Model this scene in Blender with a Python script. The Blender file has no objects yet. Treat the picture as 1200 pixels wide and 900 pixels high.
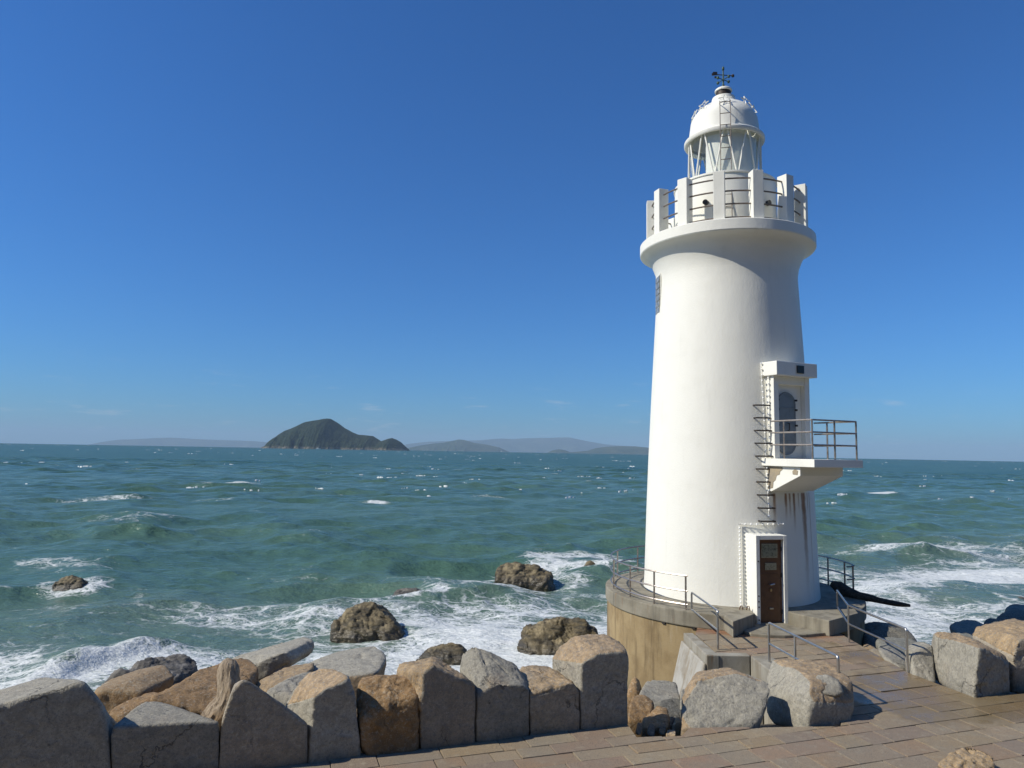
import bpy, bmesh, math, random
import numpy as np
from mathutils import Vector
R = math.radians
PI = math.pi
rng = np.random.default_rng(7)
random.seed(7)
scene = bpy.context.scene
COL = scene.collection

# ------------------------------------------------------------------ camera, sky, sun, exposure
EYE = 6.5
FPX, ROLL, YH = 820.0, math.atan(.018), 528.7        # focal length in px of a 1200 px wide frame
PITCH = math.atan((YH - 450) * math.cos(ROLL) / FPX)
fw = np.array([0, math.cos(PITCH), math.sin(PITCH)]); r0 = np.array([1., 0, 0]); u0 = np.cross(r0, fw)
rt = r0 * math.cos(ROLL) + u0 * math.sin(ROLL); up = u0 * math.cos(ROLL) - r0 * math.sin(ROLL)
cd = bpy.data.cameras.new('camera'); cam = bpy.data.objects.new('camera', cd); COL.objects.link(cam)
from mathutils import Matrix
cam.matrix_world = Matrix(((rt[0], up[0], -fw[0], 0), (rt[1], up[1], -fw[1], 0), (rt[2], up[2], -fw[2], EYE), (0, 0, 0, 1)))
cd.sensor_width = 36; cd.sensor_fit = 'HORIZONTAL'; cd.lens = FPX / 1200 * 36
cd.clip_start = .1; cd.clip_end = 90000
scene.camera = cam

SUN_EL = 41.0
SUN_DIR = np.array([-.974, -.225, 0]); SUN_DIR = SUN_DIR / np.linalg.norm(SUN_DIR) * math.cos(R(SUN_EL)); SUN_DIR[2] = math.sin(R(SUN_EL))
world = bpy.data.worlds.new('World'); scene.world = world; world.use_nodes = True
wn = world.node_tree.nodes; wl = world.node_tree.links
bg = wn['Background']; bg.inputs[1].default_value = .084
sky = wn.new('ShaderNodeTexSky'); sky.sky_type = 'NISHITA'; sky.sun_disc = False
sky.sun_elevation = R(SUN_EL); sky.sun_rotation = math.atan2(SUN_DIR[0], SUN_DIR[1])
sky.altitude = 0; sky.air_density = 1.15; sky.dust_density = .28; sky.ozone_density = 10
tnt = wn.new('ShaderNodeMix'); tnt.data_type = 'RGBA'; tnt.blend_type = 'MULTIPLY'; tnt.inputs[0].default_value = 1
tnt.inputs[7].default_value = (.51, .97, 1.37, 1)          # the camera's cool white balance
wl.new(sky.outputs[0], tnt.inputs[6])
tc = wn.new('ShaderNodeTexCoord'); mp = wn.new('ShaderNodeMapping'); mp.inputs[3].default_value = (9, 9, 60); wl.new(tc.outputs['Generated'], mp.inputs[0])
cn_ = wn.new('ShaderNodeTexNoise'); cn_.inputs['Scale'].default_value = 1.5; cn_.inputs['Detail'].default_value = 7; cn_.inputs['Roughness'].default_value = .6; wl.new(mp.outputs[0], cn_.inputs['Vector'])
cr_ = wn.new('ShaderNodeMapRange'); cr_.inputs[1].default_value = .60; cr_.inputs[2].default_value = .80; wl.new(cn_.outputs[0], cr_.inputs[0])
sx = wn.new('ShaderNodeSeparateXYZ'); wl.new(tc.outputs['Generated'], sx.inputs[0])
el = wn.new('ShaderNodeMapRange'); el.inputs[1].default_value = .115; el.inputs[2].default_value = .03; wl.new(sx.outputs[2], el.inputs[0])
ml = wn.new('ShaderNodeMath'); ml.operation = 'MULTIPLY'; wl.new(cr_.outputs[0], ml.inputs[0]); wl.new(el.outputs[0], ml.inputs[1])
m2 = wn.new('ShaderNodeMath'); m2.operation = 'MULTIPLY'; m2.inputs[1].default_value = .65; wl.new(ml.outputs[0], m2.inputs[0])
cmx = wn.new('ShaderNodeMix'); cmx.data_type = 'RGBA'; cmx.inputs[7].default_value = (8.2, 8.3, 8.8, 1); wl.new(m2.outputs[0], cmx.inputs[0]); wl.new(tnt.outputs[2], cmx.inputs[6]); wl.new(cmx.outputs[2], bg.inputs[0])
sl = bpy.data.lights.new('sun', 'SUN'); sl.energy = 4.9; sl.angle = R(.53); sl.color = (1, .94, .82)
so = bpy.data.objects.new('sun', sl); COL.objects.link(so)
so.rotation_euler = Vector(SUN_DIR).to_track_quat('Z', 'Y').to_euler(); so.location = (-20, -5, 30)
vs = scene.view_settings; vs.view_transform = 'Standard'; vs.look = 'None'; vs.gamma = 1; vs.exposure = 0
scene.cycles.use_denoising = True
scene.cycles.max_bounces = 6; scene.cycles.volume_bounces = 0

def ray(x, y): return fw + rt * (x - 600) / FPX - up * (y - 450) / FPX
def atz(x, y, z):                     # where the line of sight of a photo pixel meets height z
    d = ray(x, y); return np.array([0, 0, EYE]) + d * (z - EYE) / d[2]
def atY(x, y, Y):                     # ... meets the vertical plane at distance Y
    d = ray(x, y); return np.array([0, 0, EYE]) + d * Y / d[1]

# ------------------------------------------------------------------ helpers
def hash3(ix, iy, iz):
    h = (ix.astype(np.int64) * 374761393 + iy.astype(np.int64) * 668265263 + iz.astype(np.int64) * 2147483647) & 0xffffffff
    h = ((h ^ (h >> 13)) * 1274126177) & 0xffffffff
    h = ((h ^ (h >> 16)) * 2246822519) & 0xffffffff
    return ((h ^ (h >> 15)) & 0xffffff) / float(0xffffff)
def vnoise(p):
    i = np.floor(p); f = p - i; f = f * f * f * (f * (f * 6 - 15) + 10); i = i.astype(np.int64)
    o = 0
    for dx in (0, 1):
        wx = f[..., 0] if dx else 1 - f[..., 0]
        for dy in (0, 1):
            wy = f[..., 1] if dy else 1 - f[..., 1]
            for dz in (0, 1):
                wz = f[..., 2] if dz else 1 - f[..., 2]
                o = o + wx * wy * wz * hash3(i[..., 0] + dx, i[..., 1] + dy, i[..., 2] + dz)
    return o * 2 - 1
def fbm(p, octv=4, gain=.5, ridged=False):
    a, s, o = 1., 0., 0.
    for k in range(octv):
        n = vnoise(p * (2.03 ** k) + 17.3 * k)
        if ridged: n = 1 - 2 * np.abs(n)
        o = o + a * n; s += a; a *= gain
    return o / s
def smooth(a, b, x):
    t = np.clip((x - a) / (b - a), 0, 1); return t * t * (3 - 2 * t)

def tag(o, label=None, cat=None, group=None, kind=None):
    if label: o['label'] = label
    if cat: o['category'] = cat
    if group: o['group'] = group
    if kind: o['kind'] = kind
    return o
def empty(name, loc, label, cat, group=None):
    o = bpy.data.objects.new(name, None); COL.objects.link(o); o.location = [float(v) for v in loc]
    o.empty_display_size = .2
    return tag(o, label, cat, group)
def origin_of(o):
    while o.parent: o = o.parent
    return np.array(o.location)
def mesh_obj(name, me, mat, parent=None, loc=None):
    o = bpy.data.objects.new(name, me); COL.objects.link(o)
    if mat: me.materials.append(mat)
    if parent: o.parent = parent
    elif loc is not None: o.location = [float(v) for v in loc]
    return o

class MB:
    """collects shapes in world coordinates and links them as one mesh object"""
    def __init__(s): s.v = []; s.f = []
    def add(s, v, f):
        n = len(s.v); s.v += [tuple(map(float, p)) for p in v]; s.f += [tuple(n + i for i in q) for q in f]; return s
    def box(s, c, size, ax=None):
        """ax: 3 unit axes; size: full lengths along them"""
        ax = np.eye(3) if ax is None else np.array(ax); c = np.array(c, float); h = np.array(size) / 2.
        v = [c + ax[0] * h[0] * a + ax[1] * h[1] * b + ax[2] * h[2] * d for a in (-1, 1) for b in (-1, 1) for d in (-1, 1)]
        return s.add(v, [(0, 1, 3, 2), (4, 6, 7, 5), (0, 4, 5, 1), (2, 3, 7, 6), (0, 2, 6, 4), (1, 5, 7, 3)])
    def prism(s, poly, z0, z1):
        n = len(poly); v = [(p[0], p[1], z0) for p in poly] + [(p[0], p[1], z1) for p in poly]
        a = sum(poly[i][0] * poly[(i + 1) % n][1] - poly[(i + 1) % n][0] * poly[i][1] for i in range(n))
        f = [(i, (i + 1) % n, n + (i + 1) % n, n + i) for i in range(n)] + [tuple(range(n))[::-1], tuple(range(n, 2 * n))]
        if a < 0: f = [q[::-1] for q in f]
        return s.add(v, f)
    def tube(s, pts, r, n=8, closed=False, cap=True):
        pts = [np.array(p, float) for p in pts]; m = len(pts); rr = r if hasattr(r, '__len__') else [r] * m
        v = []; ref = None
        for i in range(m):
            if closed: t = pts[(i + 1) % m] - pts[i - 1]
            else: t = pts[min(i + 1, m - 1)] - pts[max(i - 1, 0)]
            t = t / np.linalg.norm(t)
            if ref is None:
                ref = np.array([0, 0, 1.]) if abs(t[2]) < .9 else np.array([1., 0, 0])
            a = np.cross(t, ref); a /= np.linalg.norm(a); b = np.cross(a, t); ref = b
            v += [pts[i] + rr[i] * (a * math.cos(2 * PI * k / n) + b * math.sin(2 * PI * k / n)) for k in range(n)]
        f = []
        for i in range(m if closed else m - 1):
            j = (i + 1) % m
            f += [(i * n + k, i * n + (k + 1) % n, j * n + (k + 1) % n, j * n + k) for k in range(n)]
        if cap and not closed: f += [tuple(range(n)), tuple(range((m - 1) * n, m * n))[::-1]]
        return s.add(v, f)
    def lathe(s, prof, c, n=64, a0=0., a1=2 * PI):
        full = abs(a1 - a0 - 2 * PI) < 1e-6; k = n if full else n + 1
        v = []
        for (r, z) in prof:
            for i in range(k):
                a = a0 + (a1 - a0) * i / n; v.append((c[0] + r * math.sin(a), c[1] - r * math.cos(a), z))
        f = []
        for j in range(len(prof) - 1):
            for i in range(n):
                i2 = (i + 1) % k
                f.append((j * k + i, j * k + i2, (j + 1) * k + i2, (j + 1) * k + i))
        return s.add(v, f)
    def ball(s, c, r, n=8, m=5, sc=(1, 1, 1)):
        c = np.array(c, float); v = [c + np.array([0, 0, r * sc[2]])]
        for j in range(1, m):
            t = PI * j / m
            for i in range(n):
                a = 2 * PI * i / n; v.append(c + r * np.array([math.sin(t) * math.cos(a) * sc[0], math.sin(t) * math.sin(a) * sc[1], math.cos(t) * sc[2]]))
        v.append(c - np.array([0, 0, r * sc[2]])); L = len(v) - 1
        f = [(0, 1 + i, 1 + (i + 1) % n) for i in range(n)]
        for j in range(m - 2): f += [(1 + j * n + i, 1 + (j + 1) * n + i, 1 + (j + 1) * n + (i + 1) % n, 1 + j * n + (i + 1) % n) for i in range(n)]
        f += [(L, L - n + (i + 1) % n, L - n + i) for i in range(n)]
        return s.add(v, f)
    def build(s, name, mat, parent=None, loc=(0, 0, 0), bevel=0, smooth=False, angle=35):
        org = origin_of(parent) if parent else np.array(loc, float)
        v = np.array(s.v) - org
        me = bpy.data.meshes.new(name); me.from_pydata(v.tolist(), [], s.f)
        bm = bmesh.new(); bm.from_mesh(me)
        bmesh.ops.recalc_face_normals(bm, faces=bm.faces)
        if bevel:
            ed = [e for e in bm.edges if len(e.link_faces) == 2 and e.calc_face_angle(0) > R(30)]
            bmesh.ops.bevel(bm, geom=ed, offset=bevel, segments=2, affect='EDGES', profile=.6)
        if smooth:
            for f in bm.faces: f.smooth = True
            for e in bm.edges:
                if len(e.link_faces) == 2 and e.calc_face_angle(0) > R(angle): e.smooth = False
        bm.to_mesh(me); bm.free()
        return mesh_obj(name, me, mat, parent, None if parent else loc)

def add_attr(me, name, vals):
    a = me.attributes.new(name, 'FLOAT', 'POINT'); a.data.foreach_set('value', np.ascontiguousarray(vals, dtype=np.float32).ravel())

def grid_mesh(name, P, attrs=None):
    r, c = P.shape[:2]; me = bpy.data.meshes.new(name)
    me.vertices.add(r * c); me.vertices.foreach_set('co', P.reshape(-1).astype(np.float32))
    i = np.arange(r * c).reshape(r, c)
    q = np.stack([i[:-1, :-1], i[:-1, 1:], i[1:, 1:], i[1:, :-1]], -1).reshape(-1, 4); n = len(q)
    me.loops.add(n * 4); me.loops.foreach_set('vertex_index', q.reshape(-1).astype(np.int32))
    me.polygons.add(n); me.polygons.foreach_set('loop_start', np.arange(0, n * 4, 4, dtype=np.int32))
    me.polygons.foreach_set('use_smooth', np.ones(n, dtype=bool))
    me.update(calc_edges=True)
    for k, a in (attrs or {}).items(): add_attr(me, k, a)
    return me

# ------------------------------------------------------------------ materials
class NT:
    def __init__(s, name):
        s.m = bpy.data.materials.new(name); s.m.use_nodes = True; s.t = s.m.node_tree; s.n = s.t.nodes; s.l = s.t.links
        s.b = s.n['Principled BSDF']; s.out = s.n['Material Output']
    def __call__(s, typ, **kw):
        nd = s.n.new('ShaderNode' + typ)
        ins = kw.pop('ins', {})
        for k, v in kw.items(): setattr(nd, k, v)
        for k, v in ins.items(): s.set(nd.inputs[k], v)
        return nd
    def set(s, sock, v):
        if hasattr(v, 'is_output'): s.l.new(v, sock)
        else:
            if sock.type == 'RGBA' and hasattr(v, '__len__') and len(v) == 3: v = (*v, 1)
            sock.default_value = v
    def coord(s, which='Object'): return s('TexCoord').outputs[which]
    def mapping(s, vec, scale=(1, 1, 1), rot=(0, 0, 0), loc=(0, 0, 0)):
        return s('Mapping', ins={0: vec, 1: loc, 2: rot, 3: scale}).outputs[0]
    def noise(s, vec, scale, detail=4, rough=.5, dist=0, col=False):
        n = s('TexNoise', ins={'Vector': vec, 'Scale': scale, 'Detail': detail, 'Roughness': rough, 'Distortion': dist}); return n.outputs[1 if col else 0]
    def ramp(s, f, stops, interp='LINEAR'):
        r = s('ValToRGB'); s.set(r.inputs[0], f); e = r.color_ramp.elements; r.color_ramp.interpolation = interp
        while len(e) < len(stops): e.new(.5)
        for q, (p, c) in zip(e, stops):
            q.position = p; q.color = (c, c, c, 1) if not hasattr(c, '__len__') else (*c, 1)
        return r.outputs[0]
    def mix(s, f, a, b, mode='MIX'):
        m = s('Mix', data_type='RGBA', blend_type=mode); s.set(m.inputs[0], f); s.set(m.inputs[6], a); s.set(m.inputs[7], b); return m.outputs[2]
    def math(s, op, a, b=None, c=None, clamp=False):
        m = s('Math', operation=op, use_clamp=clamp); s.set(m.inputs[0], a)
        if b is not None: s.set(m.inputs[1], b)
        if c is not None: s.set(m.inputs[2], c)
        return m.outputs[0]
    def step(s, x, a, b):
        m = s('MapRange', interpolation_type='SMOOTHSTEP'); s.set(m.inputs[0], x); s.set(m.inputs[1], a); s.set(m.inputs[2], b); return m.outputs[0]
    def attr(s, name): return s('Attribute', attribute_name=name).outputs['Fac']
    def sep(s, vec): return s('SeparateXYZ', ins={0: vec}).outputs
    def bump(s, h, strength=.5, dist=.02, normal=None):
        b = s('Bump', ins={'Height': h, 'Strength': strength, 'Distance': dist})
        if normal is not None: s.set(b.inputs['Normal'], normal)
        return b.outputs[0]
    def done(s, color=None, rough=None, normal=None, metal=None, **kw):
        if color is not None: s.set(s.b.inputs['Base Color'], color)
        if rough is not None: s.set(s.b.inputs['Roughness'], rough)
        if normal is not None: s.set(s.b.inputs['Normal'], normal)
        if metal is not None: s.set(s.b.inputs['Metallic'], metal)
        for k, v in kw.items(): s.set(s.b.inputs[k], v)
        return s.m
M = {}
def mat_white(name, col=(.80, .79, .715), stain=False, dirt=.25):
    t = NT(name); c = t.coord()
    n1 = t.noise(c, 1.3, 6, .6); n2 = t.noise(t.mapping(c, (5, 5, .5)), 1., 5, .6)
    base = t.mix(t.math('MULTIPLY', t.step(n1, .45, .75), dirt), col, (.63, .615, .53))
    base = t.mix(t.math('MULTIPLY', t.step(n2, .56, .78), dirt * .8), base, (.55, .535, .465))
    if stain:   # rust runs from the balcony joint, weeping down the wall
        x, y, z = t.sep(c)[:3]
        az = t.math('ARCTAN2', x, t.math('MULTIPLY', y, -1))
        def runs(a0, w, ztop, length, col, amt, base):
            d = t.math('ABSOLUTE', t.math('SUBTRACT', az, R(a0)))
            wob = t.math('MULTIPLY', t.math('SUBTRACT', t.noise(t.mapping(c, (3, 3, 1.6)), 3.0, 3), .5), R(w) * .9)
            m = t.math('SUBTRACT', 1, t.step(t.math('ADD', d, wob), R(w) * .15, R(w)))
            zz = t.math('MULTIPLY', t.step(z, ztop - length, ztop - .1), t.math('SUBTRACT', 1, t.step(z, ztop, ztop + .04)))
            k = t.math('MULTIPLY', t.math('MULTIPLY', m, zz), amt)
            return t.mix(k, base, col)
        for a0, w, L, a in ((21.3, 1.5, .75, .9), (24.7, 1.2, .7, .75), (28.4, 1.5, 1.05, .95), (39, 3.2, 2.9, .95), (37, 1.6, 1.2, .8), (44, 1.2, .7, .6), (12.5, 1.6, 1.0, .8), (33, 1.2, .5, .5), (47, 1.5, 3.3, .4)):
            base = runs(a0, w, 2.77, L, (.24, .105, .022), a, base)
    b = t.noise(c, 22, 4, .6); b2 = t.noise(t.mapping(c, (1, 1, .45)), 2.6, 5, .6)
    nrm = t.bump(b2, .15, .06, t.bump(b, .35, .012))
    return t.done(base, .62, nrm)
def mat_plain(name, col, rough=.5, metal=0, var=.25, scale=8, bump=.2, dark=None):
    t = NT(name); c = t.coord(); n = t.noise(c, scale, 6, .6)
    dk = dark or tuple(v * .5 for v in col)
    k = t.mix(t.math('MULTIPLY', t.step(n, .42, .72), var), col, dk)
    return t.done(k, rough, t.bump(t.noise(c, scale * 6, 3), bump, .005), metal)
def mat_concrete(name, col, col2, streak=None, stain=(.2, .13, .07), seams=False):
    t = NT(name); c = t.coord()
    n = t.noise(c, 1.6, 8, .62); n2 = t.noise(c, 35, 4, .7)
    k = t.mix(t.step(n, .35, .68), col, col2)
    k = t.mix(t.math('MULTIPLY', t.step(n2, .5, .8), .35), k, tuple(v * .45 for v in col))
    if streak:
        s1 = t.noise(t.mapping(c, (2.6, 2.6, .28)), 1.4, 6, .62)
        k = t.mix(t.math('MULTIPLY', t.step(s1, .47, .66), .75), k, streak)
        s2 = t.noise(t.mapping(c, (5, 5, .5), loc=(3, 1, 2)), 1.6, 6, .65)
        k = t.mix(t.math('MULTIPLY', t.step(s2, .57, .74), .8), k, stain)
    hgt = n2
    if seams:
        x, y, z = t.sep(c)[:3]; az = t.math('ARCTAN2', x, y)
        fr = t.math('ABSOLUTE', t.math('SUBTRACT', t.math('FRACT', t.math('MULTIPLY', az, 3.1)), .5))
        sm = t.step(fr, .492, .498); pnl = t.noise(t('CombineXYZ', ins={0: t.math('FLOOR', t.math('MULTIPLY', az, 3.1))}).outputs[0], 3.7, 0)
        k = t.mix(1.0, k, t.ramp(pnl, [(.3, .86), (.7, 1.12)]), 'MULTIPLY'); k = t.mix(t.math('MULTIPLY', sm, .55), k, (.09, .065, .035))
        low = t.math('SUBTRACT', 1, t.step(t.math('ADD', z, t.math('MULTIPLY', t.math('SUBTRACT', n, .5), .9)), .35, 1.0)); k = t.mix(t.math('MULTIPLY', low, .65), k, (.075, .07, .04))
        hgt = t.math('SUBTRACT', n2, sm)
    return t.done(k, .85, t.bump(hgt, .5, .01, t.bump(n, .3, .05)))
def mat_granite(name, grey=(.345, .32, .255), tan=(.38, .265, .145), dark=(.10, .095, .085)):
    t = NT(name); c = t.coord(); w = t.attr('w'); rnd = t('ObjectInfo').outputs['Random']
    off = t('VectorMath', operation='ADD', ins={0: c, 1: t('CombineXYZ', ins={0: t.math('MULTIPLY', rnd, 40), 1: t.math('MULTIPLY', rnd, 17)}).outputs[0]}).outputs[0]
    big = t.noise(off, 1.5, 7, .6); med = t.noise(off, 7, 6, .65); gr = t.noise(off, 24, 4, .75); sp = t.noise(off, 55, 3, .7); sp2 = t.noise(off, 95, 2, .7)
    k = t.mix(t.step(med, .36, .68), grey, tuple(v * .72 for v in grey))
    k = t.mix(t.math('MULTIPLY', t.step(big, .5, .72), .45), k, tuple(a * .6 + b * .35 for a, b in zip(grey, tan)))
    tn = t.mix(t.step(med, .38, .66), tan, tuple(v * .62 for v in tan))
    wm = t.step(t.math('ADD', w, t.math('MULTIPLY', t.math('SUBTRACT', big, .5), .9)), .32, .62)
    k = t.mix(wm, k, tn)
    k = t.mix(t.math('MULTIPLY', t.step(gr, .5, .64), .8), k, tuple(v * 1.9 for v in dark)); k = t.mix(t.math('MULTIPLY', t.step(gr, .46, .32), .5), k, (.47, .44, .37)); k = t.mix(t.math('MULTIPLY', t.step(sp, .55, .72), .75), k, dark)
    k = t.mix(t.math('MULTIPLY', t.step(sp2, .58, .75), .55), k, (.56, .54, .50))
    cw = t('VectorMath', operation='MULTIPLY_ADD', ins={0: t.noise(off, 2.5, 5, .6, 0, True), 1: (.7, .7, .7), 2: off}).outputs[0]
    ce = t('TexVoronoi', feature='DISTANCE_TO_EDGE', ins={'Vector': cw, 'Scale': .85}).outputs[0]
    crk = t.math('MULTIPLY', t.math('SUBTRACT', 1, t.step(ce, .002, .010)), t.step(t.noise(off, 1.1, 3), .50, .60))
    k = t.mix(t.math('MULTIPLY', crk, .6), k, tuple(v * .4 for v in dark))
    lich = t.math('MULTIPLY', t.step(t.noise(off, 4.2, 6, .7), .58, .68), t.step(t.noise(off, .8, 3), .45, .6))
    k = t.mix(t.math('MULTIPLY', lich, .4), k, (.43, .41, .33))
    low_dark = t.math('SUBTRACT', 1, t.step(t.math('ADD', t.sep(c)[2], t.math('MULTIPLY', t.math('SUBTRACT', big, .5), .5)), .02, .32))  # mask for the darker brown towards the foot of each stone
    k = t.mix(t.math('MULTIPLY', low_dark, .4), k, (.085, .072, .05))
    pit = t('TexVoronoi', ins={'Vector': off, 'Scale': 3.2, 'Randomness': 1.0}).outputs[0]
    k = t.mix(t.math('MULTIPLY', t.math('SUBTRACT', 1, t.step(pit, .035, .085)), .7), k, tuple(v * .6 for v in dark))
    k = t.mix(1.0, k, t.ramp(rnd, [(0, .84), (1, 1.12)]), 'MULTIPLY')
    h = t.math('SUBTRACT', t.math('ADD', t.math('MULTIPLY', gr, .5), med), t.math('MULTIPLY', crk, .6))
    return t.done(k, .88, t.bump(h, .85, .035, t.bump(t.noise(off, 140, 2), .35, .004)))
def mat_searock(name, a=(.135, .104, .052), b=(.042, .035, .022), hi=(.30, .24, .135)):
    t = NT(name); c = t.coord()
    n = t.noise(c, 2.2, 8, .65, .4); st = t.noise(t.mapping(c, (1.5, 1.5, 9), rot=(.5, .35, .2)), 1.3, 6, .65); f = t.noise(c, 18, 5, .7)
    k = t.mix(t.step(st, .38, .64), b, a); k = t.mix(t.math('MULTIPLY', t.step(n, .46, .66), .85), k, hi)
    k = t.mix(t.math('MULTIPLY', t.step(f, .5, .75), .6), k, b)
    wet = t.step(t.sep(t('NewGeometry').outputs['Position'])[2], .05, .45)
    k = t.mix(wet, t.mix(.55, k, (.012, .012, .01)), k)
    return t.done(k, t.ramp(wet, [(0, .3), (1, .75)]), t.bump(t.math('ADD', st, t.math('MULTIPLY', f, .5)), .9, .05))

M['white'] = mat_white('white_paint')
M['tower'] = mat_white('tower_paint', stain=True, dirt=.22)
M['deck'] = mat_white('gallery_paint', dirt=.4)
M['steel'] = mat_plain('railing_steel', (.36, .33, .30), .38, .75, .6, 14, .2, (.17, .10, .06))
M['stainless'] = mat_plain('stainless_steel', (.50, .49, .47), .3, .9, .35, 10, .1, (.25, .22, .19))
M['dark_iron'] = mat_plain('dark_iron', (.045, .040, .036), .55, .5, .6, 20, .2, (.10, .055, .03))
M['rail_iron'] = mat_plain('gallery_rail_iron', (.20, .17, .145), .5, .4, .7, 16, .2, (.09, .05, .03))
M['door_brown'] = mat_plain('brown_door_paint', (.125, .055, .027), .42, 0, .6, 5, .15, (.045, .02, .01))
M['grey_hatch'] = mat_plain('grey_hatch_paint', (.20, .225, .235), .5, .1, .4, 6, .15)
M['bulb'] = mat_plain('bulb_glass', (.85, .85, .82), .25, 0, .05)
M['black'] = mat_plain('black_fitting', (.012, .012, .013), .4, 0, .2)
M['verdigris'] = mat_plain('verdigris_bronze', (.045, .075, .06), .55, .3, .8, 25, .2, (.10, .21, .16))
M['plate'] = mat_plain('weathered_plate', (.34, .33, .24), .35, .2, .9, 26, .1, (.12, .11, .07))
M['brass'] = mat_plain('worn_brass', (.45, .33, .18), .35, .8, .4)
M['lip'] = mat_concrete('plinth_lip_concrete', (.275, .25, .19), (.19, .17, .125), (.13, .115, .085))
M['wall'] = mat_concrete('plinth_wall_render', (.33, .245, .125), (.235, .165, .078), (.12, .082, .038), (.40, .335, .23), seams=True)
M['conc'] = mat_concrete('stair_concrete', (.33, .31, .255), (.24, .22, .175), (.20, .17, .12))
M['peel'] = mat_concrete('peeling_render', (.40, .385, .34), (.25, .22, .17), (.22, .17, .10), (.16, .13, .10))
M['chipped'] = mat_concrete('chipped_render', (.40, .32, .20), (.27, .24, .19))
M['granite'] = mat_granite('granite')
M['granite_warm'] = mat_granite('warm_granite', (.335, .285, .21), (.39, .27, .14))
M['sandstone'] = mat_granite('orange_sandstone', (.27, .195, .11), (.31, .19, .08), (.12, .07, .03))
M['greygreen'] = mat_granite('weathered_grey_stone', (.21, .21, .175), (.26, .22, .145))
M['darkrock'] = mat_granite('dark_stone', (.155, .145, .115), (.19, .155, .10), (.04, .04, .034))
M['searock'] = mat_searock('sea_rock')
M['searock_grey'] = mat_searock('grey_sea_rock', (.15, .135, .11), (.045, .043, .04), (.27, .25, .215))

t = NT('driftwood'); c = t.coord()
g = t.noise(t.mapping(c, (14, 14, 1.4), rot=(.1, .35, 0)), 1.6, 7, .65, .6); g2 = t.noise(c, 3, 4)
M['driftwood'] = t.done(t.mix(t.step(g2, .5, .75), t.ramp(g, [(.3, (.05, .034, .02)), (.46, (.29, .22, .145)), (.75, (.47, .39, .28))]), (.30, .19, .09)), .85, t.bump(g, 1, .04))
t = NT('charred_timber'); c = t.coord()
g = t.noise(t.mapping(c, (2, 14, 14)), 1.6, 6, .65)
M['charred'] = t.done(t.ramp(g, [(.35, (.016, .013, .010)), (.52, (.05, .040, .030)), (.7, (.10, .082, .06))]), .85, t.bump(g, .8, .02))

t = NT('lantern_glass'); gl = t('BsdfGlossy', ins={0: (1, 1, 1, 1), 1: .02}); tr = t('BsdfTransparent', ins={0: (.94, .965, .96, 1)})
mx = t('MixShader', ins={0: t.math('ADD', .05, t.math('MULTIPLY', t.math('POWER', t('LayerWeight', ins={0: .5}).outputs[1], 5), .8)), 1: tr.outputs[0], 2: gl.outputs[0]}); t.l.new(mx.outputs[0], t.out.inputs[0]); M['glass'] = t.m
t = NT('glass_block'); c = t.coord()
M['glass_block'] = t.done(t.mix(t.step(t.noise(c, 9, 3), .4, .65), (.20, .22, .22), (.34, .35, .34)), .2, t.bump(t.noise(c, 18, 3), .5, .02))

# paving: one colour per slab in the attribute 'tone'
t = NT('paving_stone'); c = t.coord(); tone = t.attr('tone')
pc = t.ramp(tone, [(0, (.275, .185, .115)), (.25, (.29, .22, .13)), (.45, (.255, .20, .14)), (.6, (.315, .25, .16)), (.8, (.285, .19, .125)), (1, (.225, .175, .13))])
n = t.noise(c, 2.2, 7, .6); f = t.noise(c, 60, 3, .7); f2 = t.noise(c, 9, 5, .65)
pc = t.mix(t.math('MULTIPLY', t.step(n, .42, .7), .4), pc, (.23, .195, .15)); pc = t.mix(t.math('MULTIPLY', t.step(f, .48, .68), .75), pc, (.14, .115, .09)); pc = t.mix(t.math('MULTIPLY', t.step(f2, .5, .75), .45), pc, (.38, .34, .25)); f3 = t.noise(c, 26, 4, .7); pc = t.mix(t.math('MULTIPLY', t.step(f3, .52, .7), .5), pc, (.15, .12, .085)); pc = t.mix(t.math('MULTIPLY', t.step(t.noise(c, .9, 5, .6), .45, .65), .35), pc, (.21, .19, .15))
wt = t.attr('wet'); wm = t.step(t.math('ADD', wt, t.math('MULTIPLY', t.math('SUBTRACT', t.noise(c, 1.3, 6, .6), .5), .9)), .40, .58)
pc = t.mix(t.math('MULTIPLY', wm, .62), pc, (.16, .11, .042))
ru = t.attr('rust'); pc = t.mix(t.math('MULTIPLY', t.step(t.math('ADD', ru, t.math('MULTIPLY', t.math('SUBTRACT', f2, .5), .8)), .4, .9), .7), pc, (.24, .10, .04))
rg = t.mix(wm, (.95, .95, .95), t.ramp(n, [(.4, .16), (.62, .5)]))
M['paving'] = t.done(pc, rg, t.bump(t.math('ADD', f, t.math('MULTIPLY', f2, .7)), t.math('SUBTRACT', .8, t.math('MULTIPLY', wm, .6)), .016))
M['mortar'] = mat_concrete('paving_bed', (.20, .17, .13), (.13, .11, .085))
M['shore'] = mat_searock('shore_rubble', (.12, .10, .07), (.04, .036, .03), (.22, .18, .12))

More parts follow.
